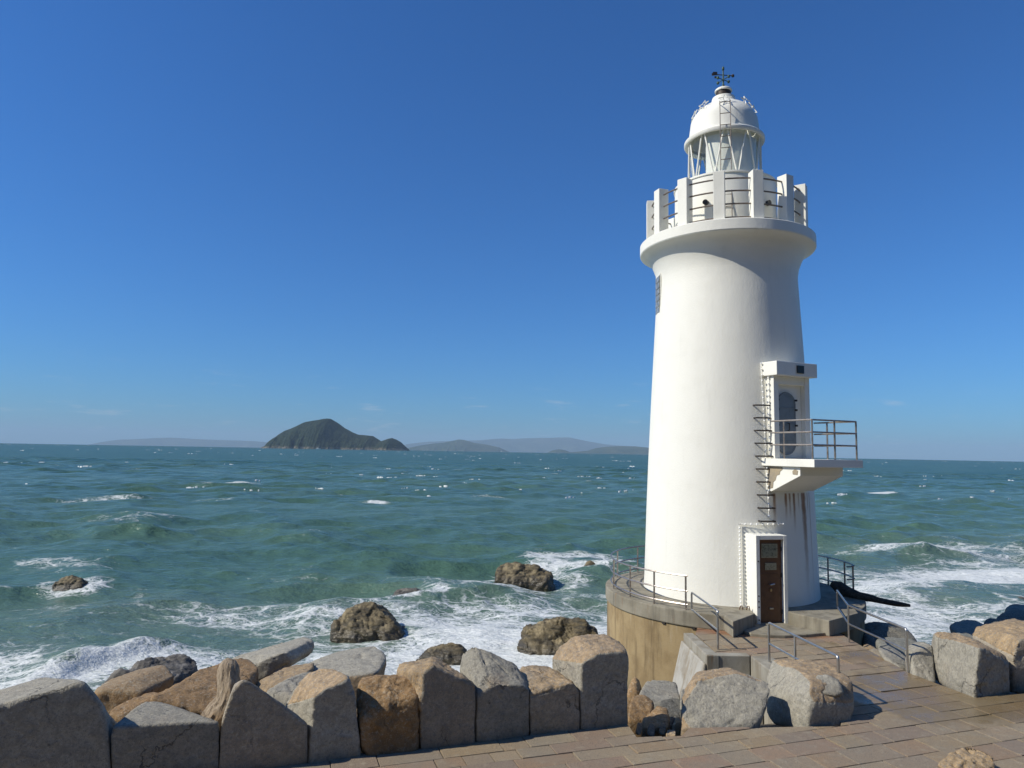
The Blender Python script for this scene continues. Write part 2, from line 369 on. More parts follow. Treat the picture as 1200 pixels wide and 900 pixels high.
t = NT('wooded_island'); c = t.coord(); z = t.sep(c)[2]
n = t.noise(c, .085, 6, .75); n2 = t.noise(c, .006, 5, .6)
k = t.mix(t.step(n, .4, .65), (.008, .017, .010), (.036, .050, .024)); k = t.mix(t.math('MULTIPLY', t.step(n2, .5, .7), .5), k, (.036, .043, .024))
cl = t.math('SUBTRACT', 1, t.step(t.math('ADD', z, t.math('MULTIPLY', t.noise(c, .02, 4), -30)), -12, 0))
k = t.mix(cl, k, t.mix(t.step(n, .38, .55), (.24, .21, .16), (.05, .05, .035)))
M['island'] = t.done(k, .95, t.bump(n, 1, 6)); M['island'].node_tree.nodes['Principled BSDF'].inputs['Specular IOR Level'].default_value = .1
t = NT('far_hills'); c = t.coord(); n = t.noise(c, .0022, 6, .65)
M['hills'] = t.done(t.mix(t.step(n, .4, .65), (.03, .05, .03), (.07, .085, .05)), 1, **{'Specular IOR Level': 0.})

# sea water with foam
t = NT('sea_water'); g = t.coord(); fo = t.attr('foam'); aer = t.attr('aer'); far = t.attr('far'); cr = t.attr('crest')
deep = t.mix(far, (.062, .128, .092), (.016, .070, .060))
bign = t.noise(t.mapping(g, (.028, .05, .05)), 1, 4, .55)
deep = t.mix(t.step(bign, .36, .66), deep, t.mix(.5, deep, (.095, .170, .115)))
wcol = t.mix(aer, deep, (.15, .20, .165))
warp = t.noise(g, .55, 4, .6, 0, True); wv = t('VectorMath', operation='MULTIPLY_ADD', ins={0: warp, 1: (2.2, 2.2, 2.2), 2: g}).outputs[0]
gs = t.mapping(wv, (.55, 1.0, 1.0), rot=(0, 0, .25))
v1 = t('TexVoronoi', feature='DISTANCE_TO_EDGE', ins={'Vector': gs, 'Scale': .9}).outputs[0]
v3 = t('TexVoronoi', feature='DISTANCE_TO_EDGE', ins={'Vector': gs, 'Scale': 7.0}).outputs[0]
v2 = t('TexVoronoi', feature='DISTANCE_TO_EDGE', ins={'Vector': gs, 'Scale': 2.7}).outputs[0]
lace = t.math('MAXIMUM', t.math('SUBTRACT', 1, t.step(v1, .0, .17)), t.math('MAXIMUM', t.math('MULTIPLY', t.math('SUBTRACT', 1, t.step(v2, .0, .2)), .78), t.math('MULTIPLY', t.math('SUBTRACT', 1, t.step(v3, .0, .22)), .6)))
nb = t.noise(t.mapping(wv, (.16, .34, .3)), 1, 5, .6); nf = t.noise(gs, 6, 5, .7)
pat = t.math('ADD', t.math('ADD', t.math('MULTIPLY', t.math('SUBTRACT', nb, .5), 1.9), t.math('MULTIPLY', t.math('SUBTRACT', lace, .45), .62)), t.math('MULTIPLY', t.math('SUBTRACT', nf, .5), .75))
foam = t.math('MULTIPLY', t.step(t.math('ADD', fo, pat), .53, 1.12), .95)
# open-sea whitecaps
w1 = t.noise(t.mapping(g, (.055, .12, .1), rot=(0, 0, .12)), 1, 5, .62); w2 = t.noise(t.mapping(g, (.5, 1.1, 1)), 1, 4, .7); w3 = t.noise(t.mapping(g, (.004, .009, .01)), 1, 3, .5)
wc = t.math('ADD', t.math('ADD', t.math('SUBTRACT', w1, .5), t.math('MULTIPLY', t.math('SUBTRACT', w2, .5), .38)), t.math('ADD', t.math('MULTIPLY', t.math('SUBTRACT', w3, .5), .25), t.math('MULTIPLY', cr, .17)))
caps = t.step(wc, .235, .31)
foam = t.math('MAXIMUM', foam, t.math('MULTIPLY', caps, .9))
fcol = t.mix(t.step(nf, .35, .65), (.55, .585, .575), (.76, .78, .765)); col = t.mix(foam, wcol, fcol)
r1 = t.noise(t.mapping(g, (1.1, 2.0, 1), rot=(0, 0, .2)), 1, 5, .62); r2 = t.noise(t.mapping(g, (.18, .34, 1), rot=(0, 0, -.15)), 1, 5, .6); r3 = t.noise(t.mapping(g, (.03, .075, 1)), 1, 4, .6)
bm1 = t.bump(r1, .85, .28); bm2 = t.bump(r2, .9, t.math('ADD', .25, t.math('MULTIPLY', far, 1.3)), bm1); bm3 = t.bump(r3, t.math('MULTIPLY', far, 1.0), 5.0, bm2)
fb = t.bump(t.math('MULTIPLY', foam, nf), .5, .08, bm3)
rough = t.mix(foam, t.mix(far, (.12, .12, .12), (.34, .34, .34)), (.8, .8, .8))
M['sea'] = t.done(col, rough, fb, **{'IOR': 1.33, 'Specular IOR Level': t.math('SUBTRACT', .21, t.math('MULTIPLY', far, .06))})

# ------------------------------------------------------------------ setting: sea, shore, pavement, island, hills
Z_PAVE = 2.42
Z_TOP = 2.77                                   # plinth top
T = atY(854.4, 692, 20.); T[2] = 0             # tower axis
VIEW_AZ = math.atan2(T[0], T[1])               # direction of the tower from the eye
REARTH = 6.371e6

rowA, rowB = atz(735.5, 849, Z_PAVE), atz(364, 894, Z_PAVE)     # front foot of the boulder row
rowU = (rowA - rowB)[:2]; rowU /= np.linalg.norm(rowU); rowN = np.array([-rowU[1], rowU[0]])
def row_dist(x, y): return (x - rowA[0]) * rowN[0] + (y - rowA[1]) * rowN[1]

SEA_ROCKS = {}
def shore_foam(x, y):
    d = row_dist(x, y) + 1.2 * fbm(np.stack([x * .15, y * .15, x * 0], -1), 3)
    right = smooth(1.5, 12, x - .1 * y)
    reach = 23.5 + 9.5 * right + 5 * smooth(-3, -16, x) * 0
    m = 1.0 - smooth(reach * .45, reach * 1.3, d)
    m = m * (1.0 - .10 * right)
    m = m * (1 - .15 * smooth(-6, -16, x)) * (.88 + .9 * fbm(np.stack([x * .12, y * .2, x * 0 + 4], -1), 3))
    return m
# sea grid
Yn = [13.0]
while Yn[-1] < 320: Yn.append(Yn[-1] * 1.0042)
while Yn[-1] < 12500: Yn.append(Yn[-1] * 1.022)
Yn = np.array(Yn); S = np.linspace(-1.02, 1.02, 760)
gx = S[None, :] * (Yn[:, None] + 7) ; gy = np.repeat(Yn[:, None], len(S), 1)
PZ = np.zeros_like(gx); DX = np.zeros_like(gx); DY = np.zeros_like(gx); JAC = np.zeros_like(gx)
spacing = np.maximum(np.gradient(Yn)[:, None], (Yn[:, None] + 7) * (S[1] - S[0]))
near_rows = Yn < 420
nr = near_rows.sum(); X_, Y_ = gx[:nr], gy[:nr]; SP = spacing[:nr]
wr = np.random.default_rng(3)
for k in range(80):
    lam = 1.0 * (14 / 1.0) ** wr.random(); th = -PI / 2 + wr.normal(.18, .6); kk = 2 * PI / lam
    a = .033 * lam / (2 * PI) * (1.45 if lam > 7 else 1.) * wr.uniform(.6, 1.3); ph = wr.random() * 2 * PI
    dx, dy = math.cos(th), math.sin(th)
    fade = np.clip((lam / SP - 2.5) / 3, 0, 1)
    arg = kk * (dx * X_ + dy * Y_) + ph; s_, c_ = np.sin(arg), np.cos(arg)
    PZ[:nr] += a * fade * c_; DX[:nr] -= a * fade * dx * s_ * 1.0; DY[:nr] -= a * fade * dy * s_ * 1.0; JAC[:nr] += a * fade * kk * c_
# group structure so that waves come in sets
grp = .75 + .5 * fbm(np.stack([X_ * .035, Y_ * .055, X_ * 0], -1), 2)
PZ[:nr] *= grp; DX[:nr] *= grp; DY[:nr] *= grp
shal = 1 - .45 * smooth(20, 8, row_dist(X_, Y_)); PZ[:nr] *= shal
crest = JAC * 1.0
foam_m = np.zeros_like(gx); foam_m[:nr] = shore_foam(X_, Y_)
# the breaking wave off the left of the rubble
W1, W2 = atz(30, 786, .3), atz(212, 741, .3)
wu = (W2 - W1)[:2]; wL = np.linalg.norm(wu); wu /= wL; wnr = np.array([wu[1], -wu[0]])
sl_ = ((X_ - W1[0]) * wu[0] + (Y_ - W1[1]) * wu[1]) / wL; ul = (X_ - W1[0]) * wnr[0] + (Y_ - W1[1]) * wnr[1]
ul = ul + .35 * fbm(np.stack([X_ * .4, Y_ * .4, X_ * 0 + 5], -1), 3) - 1.3 * (sl_ - .5) ** 2
prof = np.where(ul > 0, np.exp(-(ul / .5) ** 2), np.exp(-(ul / 1.5) ** 2)); tap = smooth(-.25, .25, sl_) * smooth(1.12, .8, sl_)
PZ[:nr] += .40 * prof * tap * (1 + .5 * fbm(np.stack([X_ * .9, Y_ * .9, X_ * 0 + 2], -1), 3))
fr = np.exp(-((ul - .35) / .55) ** 2) * tap * smooth(1.0, .55, sl_)
foam_m[:nr] = np.maximum(foam_m[:nr] * (1 - .5 * np.exp(-((ul + .9) / .9) ** 2) * tap), 0) + .30 * fr * (1 + .9 * fbm(np.stack([X_ * .8, Y_ * 1.2, X_ * 0 + 8], -1), 3))
aer_m = np.zeros_like(gx); aer_m[:nr] = np.clip(1.15 * foam_m[:nr], 0, 1) * .9
def rock_foam(cx, cy, rad, amt):
    d = np.hypot((X_ - cx) * .8, Y_ - cy); n = fbm(np.stack([X_ * .5, Y_ * .5, X_ * 0 + cx], -1), 3)
    foam_m[:nr] = np.maximum(foam_m[:nr], amt * np.exp(-((d - rad + .5 * n) / (rad * .65)) ** 2))

ROCK_PX = [  # x0, x1, top, waterline (photo px) of the rocks standing in the water
    ('s1', 55, 97, 674, 694), ('s2', 380, 478, 703, 748), ('s3', 455, 499, 689, 703), ('s4', 576, 653, 660, 685), ('s5', 606, 708, 721, 770),
    ('s6', 683, 700, 655, 669), ('s7', 484, 548, 752, 777), ('s8', 1059, 1091, 684, 692), ('s9', 1188, 1216, 698, 708)]
for nm, x0, x1, yt, yb in ROCK_PX:
    p = atz((x0 + x1) / 2, yb, 0); wdt = (x1 - x0) * p[1] / FPX
    SEA_ROCKS[nm] = (p, wdt, atY((x0 + x1) / 2, yt, p[1] + wdt * .2)[2])
    rock_foam(p[0], p[1] + wdt * .25, wdt * .55, .85 if nm in ('s1', 's6', 's8', 's3', 's9') else .6)
# spray where swell meets the plinth and the rubble
rock_foam(T[0] - 3, T[1] + 7, 3.5, .75); rock_foam(atz(690, 660, 0)[0], atz(690, 660, 0)[1], 2.2, .9)
# a few individual breaking crests farther out
for px, py, w, amt in ((443, 587, 1.6, 1.3), (1034, 577, 3.2, 1.5), (272, 566, 6.0, .85), (130, 584, 5.5, .7), (250, 585, 5, .6), (60, 655, 4, .6), (640, 661, 3, .8), (575, 580, 3, .7), (160, 607, 4, .6), (1180, 545, 10, 1.0), (1070, 640, 6, .9)):
    p = atz(px, py, .2)
    foam_m[:nr] = np.maximum(foam_m[:nr], amt * np.exp(-((X_ - p[0]) / w) ** 2 - ((Y_ - p[1]) / (w * .55)) ** 2))
    PZ[:nr] += .28 * np.exp(-((X_ - p[0]) / w) ** 2 - ((Y_ - p[1] - .3 * w) / (w * .4)) ** 2)
rad2 = gx ** 2 + gy ** 2
Pz = PZ - rad2 / (2 * REARTH)
P = np.stack([gx + DX, gy + DY, Pz], -1)
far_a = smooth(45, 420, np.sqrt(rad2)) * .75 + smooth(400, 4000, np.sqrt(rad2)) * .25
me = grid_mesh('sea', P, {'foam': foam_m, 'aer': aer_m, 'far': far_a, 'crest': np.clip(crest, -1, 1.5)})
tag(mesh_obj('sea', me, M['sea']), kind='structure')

# rubble slope under the boulders
xs = np.linspace(-34, 44, 260); ys = np.linspace(2, 30, 130); tx, ty = np.meshgrid(xs, ys)
d = row_dist(tx, ty)
tz = np.where(d < .6, 1.95, 1.95 - .34 * (d - .6)) - .35 * smooth(2.5, 5, tx) * smooth(0, 2.5, d) * smooth(8.5, 6.5, tx)
nn = fbm(np.stack([tx * .9, ty * .9, tx * 0], -1), 5, .55); tz = np.maximum(tz, -1.6) + .22 * nn * smooth(.3, 2, d)
me = grid_mesh('rocky_shore', np.stack([tx, ty, tz], -1))
tag(mesh_obj('rocky_shore', me, M['shore']), kind='structure')

# pavement: bed plus slabs clipped to its outline
def a2(x, y): return atz(x, y, Z_PAVE)[:2]
left_far = rowB[:2] - rowU * 14
outline = [a2(815, 742), a2(843, 768), a2(880, 768), a2(986, 846), a2(985, 851), a2(808, 853), a2(799, 862), a2(746, 864), a2(738, 852), rowA[:2] + rowN * .12, rowB[:2] + rowN * .12, left_far + rowN * .12,
           np.array([left_far[0], -5.]), np.array([18., -5.]), np.array([18., a2(1200, 812)[1] + .27 * (18 - a2(1200, 812)[0])]), a2(1200, 812), a2(1141, 817), a2(1064, 788), a2(1003, 753), np.array([T[0] + 1.6, T[1] - 1.6]), np.array([T[0] - 1.3, T[1] - 1.9])]
b = MB(); b.prism(outline, 1.2, Z_PAVE - .022)
pav_bed = b.build('pavement', M['mortar']); tag(pav_bed, kind='structure')
def clip(poly, n, c):
    out = []
    for i in range(len(poly)):
        p, q = poly[i], poly[(i + 1) % len(poly)]; dp, dq = p @ n - c, q @ n - c
        if dp >= 0: out.append(p)
        if dp * dq < 0: out.append(p + (q - p) * dp / (dp - dq))
    return out
pu = rowU; pv = rowN; V = []; F = []; tone = []; prng = random.Random(5)
v = -9.0
while v < 11:
    hgt = prng.choice((.30, .36, .40, .44)); u = -16 - prng.random()
    while u < 22:
        ln = prng.choice((.38, .5, .6, .72, .85)); g = prng.uniform(.004, .009)
        poly = [np.array(p) for p in outline]
        base = rowA[:2]
        for n, c in ((pu, base @ pu + u + g), (-pu, -(base @ pu + u + ln - g)), (pv, base @ pv + v + g), (-pv, -(base @ pv + v + hgt - g))):
            poly = clip(poly, n, c)
            if len(poly) < 3: break
        if len(poly) >= 3:
            ar = .5 * abs(sum(poly[i][0] * poly[(i + 1) % len(poly)][1] - poly[(i + 1) % len(poly)][0] * poly[i][1] for i in range(len(poly))))
            if ar > .004:
                zz = Z_PAVE + prng.uniform(-.005, .005); ta, tb = prng.uniform(-.012, .012), prng.uniform(-.012, .012); tn = prng.random()
                cx = sum(poly) / len(poly); k = len(poly); n0 = len(V)
                for q, s_ in ((0, 0), (-.006, .0), (-.03, 0)):
                    for p in poly:
                        pp = cx + (p - cx) * (1 if q else .988)
                        V.append((pp[0], pp[1], zz + q + ta * (p[0] - cx[0]) + tb * (p[1] - cx[1])))
                F.append(tuple(range(n0, n0 + k)))
                for L in (0, 1): F += [(n0 + L * k + i, n0 + (L + 1) * k + i, n0 + (L + 1) * k + (i + 1) % k, n0 + L * k + (i + 1) % k) for i in range(k)]
                tone += [tn] * (3 * k)
        u += ln
    v += hgt
me = bpy.data.meshes.new('paving_slabs'); me.from_pydata(V, [], F)
bm = bmesh.new(); bm.from_mesh(me); bmesh.ops.recalc_face_normals(bm, faces=bm.faces)
for f in bm.faces:
    if len(f.verts) > 3 and abs(f.normal.z) > .9 and f.normal.z < 0: f.normal_flip()
bm.to_mesh(me); bm.free()
va = np.array(V); add_attr(me, 'tone', np.array(tone))
wc = atz(1098, 815, Z_PAVE); wd = np.hypot((va[:, 0] - wc[0]) / 1.7, (va[:, 1] - wc[1]) / 1.15)
wc2 = atz(1015, 775, Z_PAVE); wd2 = np.hypot((va[:, 0] - wc2[0]) / 1.6, (va[:, 1] - wc2[1]) / 2.2)
add_attr(me, 'wet', np.maximum(np.clip(1.15 - wd * .6, 0, 1), np.clip(.62 - wd2 * .32, 0, 1)))
add_attr(me, 'rust', np.clip(1.35 - (np.hypot(va[:, 0] - T[0], va[:, 1] - T[1]) - 3.45) / .55, 0, 1))
slab = mesh_obj('paving_slabs', me, M['paving'], pav_bed)

# the wooded island and the far hills: ridge profiles given depth and volume
def profile_land(name, pts, Y, depth, mat, kind, rough=.06, nx=260, ny=60, sink=45):
    """pts: photo px of the skyline; a rounded landmass whose crest follows it at distance Y"""
    pts = np.array(pts, float); W = [atY(x, y, Y) for x, y in pts]
    px = np.array([w[0] for w in W]); pz = np.array([w[2] for w in W]) + Y * Y / (2 * REARTH) * 0
    x = np.linspace(px[0], px[-1], nx); h = np.interp(x, px, pz)
    base = -Y * Y / (2 * REARTH) - sink
    v_ = np.linspace(-1, 1, ny); gxx, gv = np.meshgrid(x, v_)
    ridge = .25 * fbm(np.stack([gxx / depth * 2.2, gxx * 0, gxx * 0 + 3], -1), 3)
    sh = np.clip(1 - np.abs(gv - ridge * (1 - np.abs(gv))) ** 1.6, 0, 1) ** .8
    hh = h[None] - base
    n = fbm(np.stack([gxx / depth * 6, gv * 3, gxx * 0], -1), 5, .55)
    g = fbm(np.stack([gxx / depth * 16, gv * 2.5, gxx * 0 + 9], -1), 4, .55, True)
    z = base + hh * (sh + (n * rough * 1.5 + g * rough * .45) * (1 - sh) * 2.0 * (sh > .02) + n * rough * .12)
    ends = np.minimum(1, np.minimum(gxx - px[0], px[-1] - gxx) / (depth * .15) + .0)
    yy = Y + gv * depth * (.35 + .65 * np.clip(hh / hh.max(), 0, 1) ** .5)
    org = np.array([px.mean(), Y, 0])
    me = grid_mesh(name, np.stack([gxx, yy, z], -1) - org)
    return tag(mesh_obj(name, me, mat, None, org), kind=kind)
profile_land('island', [(308, 526), (316, 522), (323, 518), (326, 513), (331, 508), (337, 504), (345, 501), (352, 498), (361, 494.5), (370, 493), (379, 491.5), (385, 490.6), (389, 491.2), (395, 495.5), (402, 501), (411, 506), (418, 509), (428, 510), (436, 511), (441, 514), (446, 517), (450, 516), (455, 514), (459, 513.2), (464, 515), (469, 518), (474, 523), (478, 527)], 3900., 330., M['island'], 'structure', .10, 320, 80, 20)
profile_land('hills', [(118, 522), (140, 517.5), (152, 515), (170, 514.5), (185, 513.6), (200, 512.8), (215, 513.6), (232, 514.6), (255, 515.5), (280, 516.2), (300, 517), (318, 518.5), (335, 523)], 24000., 2500., M['hills'], 'structure')
profile_land('hills', [(440, 526), (470, 522), (480, 520), (500, 517.5), (520, 517), (545, 516.5), (565, 516), (580, 514.4), (590, 513.8), (600, 514.5), (618, 513.6), (640, 513.4), (655, 512.8), (668, 512.6), (680, 515), (695, 518), (710, 520.5), (725, 522), (745, 523), (765, 525), (790, 528), (815, 533)], 25000., 3000., M['hills'], 'structure')
profile_land('hills', [(470, 527), (492, 522), (505, 520), (520, 518.5), (530, 516.5), (538, 515), (545, 515.8), (556, 519), (570, 521), (584, 524), (598, 530)], 13500., 1500., M['hills'], 'structure')
profile_land('hills', [(640, 531), (648, 527.5), (655, 526.5), (662, 527.5), (668, 530), (676, 529.5), (690, 528), (700, 525), (712, 523.4), (728, 522.8), (745, 523.2), (758, 524.5), (780, 527), (800, 533)], 12500., 1300., M['hills'], 'structure')

# sea air: thin even haze around everything
b = MB(); b.box((0, 14000, 240), (64000, 32000, 640)); hz = b.build('haze', None, loc=(0, 14000, 240)); tag(hz, kind='stuff')
t = NT('sea_haze'); pvn = t('VolumePrincipled', ins={'Color': (.58, .79, .97, 1), 'Density': 5.2e-5, 'Anisotropy': .0}); t.n.remove(t.b); t.l.new(pvn.outputs[0], t.out.inputs['Volume']); hz.data.materials.append(t.m)
# ------------------------------------------------------------------ lighthouse
LH = empty('lighthouse', (T[0], T[1], Z_TOP), 'tall white round lighthouse with railed gallery and domed lantern standing on the concrete plinth', 'lighthouse')
cx = (T[0], T[1])
def zT(y, dist=20.0): return atY(855, y, dist)[2]
def pol(az, r, z): return np.array([T[0] + r * math.sin(R(az)), T[1] - r * math.cos(R(az)), z])
def axes(az): # outward, tangent (to the right seen from outside), up
    return np.array([math.sin(R(az)), -math.cos(R(az)), 0]), np.array([math.cos(R(az)), math.sin(R(az)), 0]), np.array([0, 0, 1.])
VA = math.degrees(VIEW_AZ) * 1.0
VD = -VA                                         # azimuth of the side that faces the eye
z_rim0, z_rim1 = zT(267, 17.5), zT(253.2, 17.5)  # gallery rim
shaft = [(2.345, Z_TOP), (2.325, Z_TOP + .3), (2.268, zT(600)), (2.212, zT(540)), (2.13, zT(470)), (2.04, zT(400)), (1.965, zT(345)), (1.95, zT(332)), (1.985, zT(322)), (2.06, zT(314)), (2.17, z_rim0 - .14), (2.31, z_rim0 - .04), (2.43, z_rim0), (2.45, z_rim0 + .03), (2.45, z_rim1 - .02), (2.43, z_rim1), (.6, z_rim1 + .01)]
def RT(z): return float(np.interp(z, [q_[1] for q_ in shaft[:8]], [q_[0] for q_ in shaft[:8]]))
# smooth the shaft with more rings
prof = []
for (ra, za), (rb_, zb) in zip(shaft[:-1], shaft[1:]):
    m = max(1, int(abs(zb - za) / .25))
    prof += [(ra + (rb_ - ra) * i / m, za + (zb - za) * i / m) for i in range(m)]
prof.append(shaft[-1])
b = MB(); b.lathe(prof, cx, 128); shaft_o = b.build('tower_shaft', M['tower'], LH, smooth=True, angle=30)

# gallery: 14 posts, ring rails between them
ph = zT(198, 17.75) - z_rim1
POST_AZ = [VD + VA * 0 - 3.6 + 360 / 14 * k for k in range(14)]
for az in POST_AZ:
    o_, t_, u_ = axes(az)
    p = MB(); p.box(pol(az, 2.11, z_rim1 + ph / 2 - .01), (.30, .29, ph + .02), (o_, t_, u_)); p.build('gallery_post', M['deck'], LH, bevel=.012)
for k in range(14):
    a0, a1 = POST_AZ[k], POST_AZ[k] + 360 / 14
    for fz in (.09, .36, .62, .87):
        g = MB(); g.tube([pol(a0 + (a1 - a0) * s, 2.11, z_rim1 + ph * fz) for s in np.linspace(.13, .87, 7)], .022, 6)
        g.build('gallery_rail', M['rail_iron'], LH, smooth=True)
# lantern: drum, glazing, dome
z_dr1 = zT(198.5, 18.55); z_eave = zT(150.6, 18.9)
RD = 1.43
d_ = MB(); d_.lathe([(RD, z_rim1), (RD, z_dr1 - .06), (RD + .03, z_dr1 - .05), (RD + .03, z_dr1), (.3, z_dr1 + .002)], cx, 64); d_.build('lantern_drum', M['white'], LH, smooth=True, angle=30)
for az, zz in ((VD - 20, .55), (VD + 52, .50)):
    o_, t_, u_ = axes(az); v_ = MB(); pp = pol(az, RD, z_rim1 + .62 * ph)
    v_.tube([pp - o_ * .02, pp + o_ * .09], .075, 12); v_.build('vent_cowl', M['black'], LH, smooth=True)
gz = MB(); gz.lathe([(1.0, z_dr1 + .003), (1.0, z_eave + .02)], cx, 64); gz.build('lantern_glass', M['glass'], LH, smooth=True)
bl = MB(); bl.lathe([(.90, z_dr1 + .01), (.90, z_eave - .02), (.86, z_eave - .02), (.86, z_dr1 + .01)], cx, 40, R(VD - 34), R(VD + 190)); bl.build('lantern_screen', M['white'], LH, smooth=True, angle=40)
ln = MB(); ln.lathe([(.02, z_dr1), (.22, z_dr1 + .02), (.26, z_dr1 + .35), (.30, z_dr1 + .6), (.26, z_dr1 + .85), (.1, z_dr1 + 1.0), (.02, z_dr1 + 1.0)], (cx[0] - .1, cx[1]), 24); ln.build('lamp_lens', M['glass_block'], LH, smooth=True, angle=60)
for k in range(10):
    a = VD - 15.5 + 36 * k
    for s in (-1, 1):
        g = MB(); g.tube([pol(a, 1.035, z_dr1 - .01), pol(a + s * 15.5, 1.035, z_eave + .06)], .026, 6); g.build('glazing_bar', M['white'], LH, smooth=True)
zd = lambda y: zT(y, 19.9)
ze = z_eave
dome = [(1.0, ze + .05), (1.08, ze), (1.13, ze), (1.15, ze + .03), (1.15, ze + .10), (1.10, ze + .15), (1.02, ze + .19)]
dz_ = np.array([16.35, 16.50, 16.66, 16.76, 16.83, 16.90, 17.00, 17.06]) ; dr_ = np.array([.955, .88, .765, .64, .50, .40, .345, .335])
z0 = ze + .19
for s_ in np.linspace(.04, 1, 16):
    zz = z0 + (17.06 - z0) * s_; dome.append((float(np.interp(zz, np.concatenate([[z0], dz_]), np.concatenate([[1.02], dr_]))), zz))
dome += [(.335, 17.07), (.325, 17.10), (.25, 17.12), (.25, 17.13)]
dm = MB(); dm.lathe(dome, cx, 72); roof = dm.build('lantern_roof', M['white'], LH, smooth=True, angle=35)
vt = MB(); vt.lathe([(.215, 17.12), (.215, 17.34)], cx, 32); vt.build('vent_band', M['dark_iron'], roof, smooth=True)
cp = MB(); cp.lathe([(.215, 17.30), (.25, 17.31), (.25, 17.35)] + [(.245 * math.cos(a), 17.35 + (zd(101.6) - 17.35) * math.sin(a)) for a in np.linspace(.05, PI / 2 - .03, 8)], cx, 32); cp.build('roof_cap', M['white'], roof, smooth=True, angle=40)
# wire stars round the dome
for k in range(8):
    az = VD + 3 + 45 * k; o_, t_, u_ = axes(az); s = MB(); c0 = pol(az, np.interp(zd(131.5), [q_[1] for q_ in dome[6:22]], [q_[0] for q_ in dome[6:22]]) + .02, zd(131.5))
    nv = (o_ * .88 + u_ * .47); e2 = np.cross(nv, t_); e2 = e2 if e2[2] > 0 else -e2
    pts = []
    for j in range(10):
        rr = .20 if j % 2 == 0 else .085; a = PI / 2 + PI * j / 5; pts.append(c0 + nv * .06 + t_ * rr * math.cos(a) + e2 * rr * math.sin(a))
    s.tube(pts, .013, 5, closed=True); s.tube([c0 - nv * .12, pts[5]], .010, 5); s.tube([c0 - nv * .12, pts[1]], .010, 5); s.build('star_ornament', M['deck'], roof)
# inspection ladder up the drum and lantern
o_, t_, u_ = axes(VD + 2.0); l = MB(); zl0, zl1 = z_rim1, zd(139)
def lr(z): return 1.50 + (1.20 - 1.50) * (z - zl0) / (zl1 - zl0)
for s in (-1, 1): l.tube([pol(VD + 2, 1.50, zl0) + t_ * .14 * s, pol(VD + 2, 1.20, zl1) + t_ * .14 * s], .012, 6)
n = 11
for k in range(n):
    zz = zl0 + (zl1 - zl0) * (k + .9) / n; l.tube([pol(VD + 2, lr(zz), zz) + t_ * s * .14 for s in (-1, 1)], .011, 6)
for s in (-1, 1): l.tube([pol(VD + 2, 1.20, zl1) + t_ * .14 * s, pol(VD + 2, .90, zl1 + .06) + t_ * .14 * s], .012, 6)
l.build('lantern_ladder', M['rail_iron'], LH, smooth=True)
# weather vane
wv_ = MB(); zc, zt = zd(102), zd(78.5); wv_.tube([(cx[0], cx[1], zc), (cx[0], cx[1], zt)], [.03, .018], 8)
for q, (h, L_) in enumerate(((.28, .21), (.28, .21))):
    a = .5 + q * PI / 2
    wv_.tube([(cx[0] - L_ * math.cos(a), cx[1] - L_ * math.sin(a), zc + h), (cx[0] + L_ * math.cos(a), cx[1] + L_ * math.sin(a), zc + h)], .012, 6)
for q in range(4):
    a = .5 + q * PI / 2; wv_.ball((cx[0] + .22 * math.cos(a), cx[1] + .22 * math.sin(a), zc + .28), .042, 8, 5, (1, 1, 1.2))
wv_.ball((cx[0], cx[1], zt), .04, 8, 6, (1, 1, 1.8)); wv_.ball((cx[0], cx[1], zc + .06), .06, 8, 6)
wvo = wv_.build('weather_vane', M['verdigris'], LH, smooth=True, angle=50)
ar = MB(); ya = zc + .60 * (zt - zc) + .05; ar.tube([(cx[0] - .30, cx[1] - .03, ya), (cx[0] + .30, cx[1] + .03, ya)], .013, 6)
ar.box((cx[0] - .25, cx[1] - .025, ya + .03), (.13, .016, .10)); ar.box((cx[0] - .31, cx[1] - .03, ya + .0), (.08, .016, .07)); ar.box((cx[0] - .24, cx[1] - .03, ya - .09), (.06, .016, .06)); ar.ball((cx[0] + .30, cx[1] + .03, ya), .05, 6, 4)
ar.build('vane_arrow', M['dark_iron'], wvo)
# small finial lamp behind the gallery on the right
fl = MB(); pf = pol(VD + 62, 1.9, z_rim1); fl.lathe([(.09, z_rim1), (.09, z_rim1 + ph * .9), (.14, z_rim1 + ph * .92), (.10, z_rim1 + ph * 1.0), (.02, z_rim1 + ph * 1.12)], pf, 12); fl.build('sensor_post', M['white'], LH, smooth=True, angle=40)

# glass block window on the sea-facing left
wz = (zT(371), zT(325.5)); waz = VD - 71.5; o_, t_, u_ = axes(waz); rmid = 2.005; hw = .26
w = MB()
for s in (-1, 1): w.box(pol(waz, rmid - .03, (wz[0] + wz[1]) / 2) - o_ * .045 + t_ * s * hw, (.10, .03, wz[1] - wz[0]), (o_, t_, u_))
for z_ in wz: w.box(pol(waz, rmid - .075, z_), (.10, 2 * hw + .03, .03), (o_, t_, u_))
win = w.build('window', M['deck'], LH, bevel=.006)
g = MB(); rows = 6
for i in range(3):
    for j in range(rows):
        g.box(pol(waz, rmid - .05, wz[0] + .03 + (wz[1] - wz[0] - .06) * (j + .5) / rows) + t_ * (i - 1) * .155, (.1, .135, (wz[1] - wz[0]) / rows - .03), (o_, t_, u_))
g.build('glass_blocks', M['glass_block'], win, bevel=.012)

# upper door porch and balcony (faces 25 degrees)
BA = 25.; o_, t_, u_ = axes(BA); AX = (o_, t_, u_)
BO_, BT_ = o_, t_
def bp(r, t, z): return np.array([T[0], T[1], 0]) + BO_ * r + BT_ * (t + .05) + u_ * z
zf, zpt = 6.435, 8.53                              # balcony floor, porch top
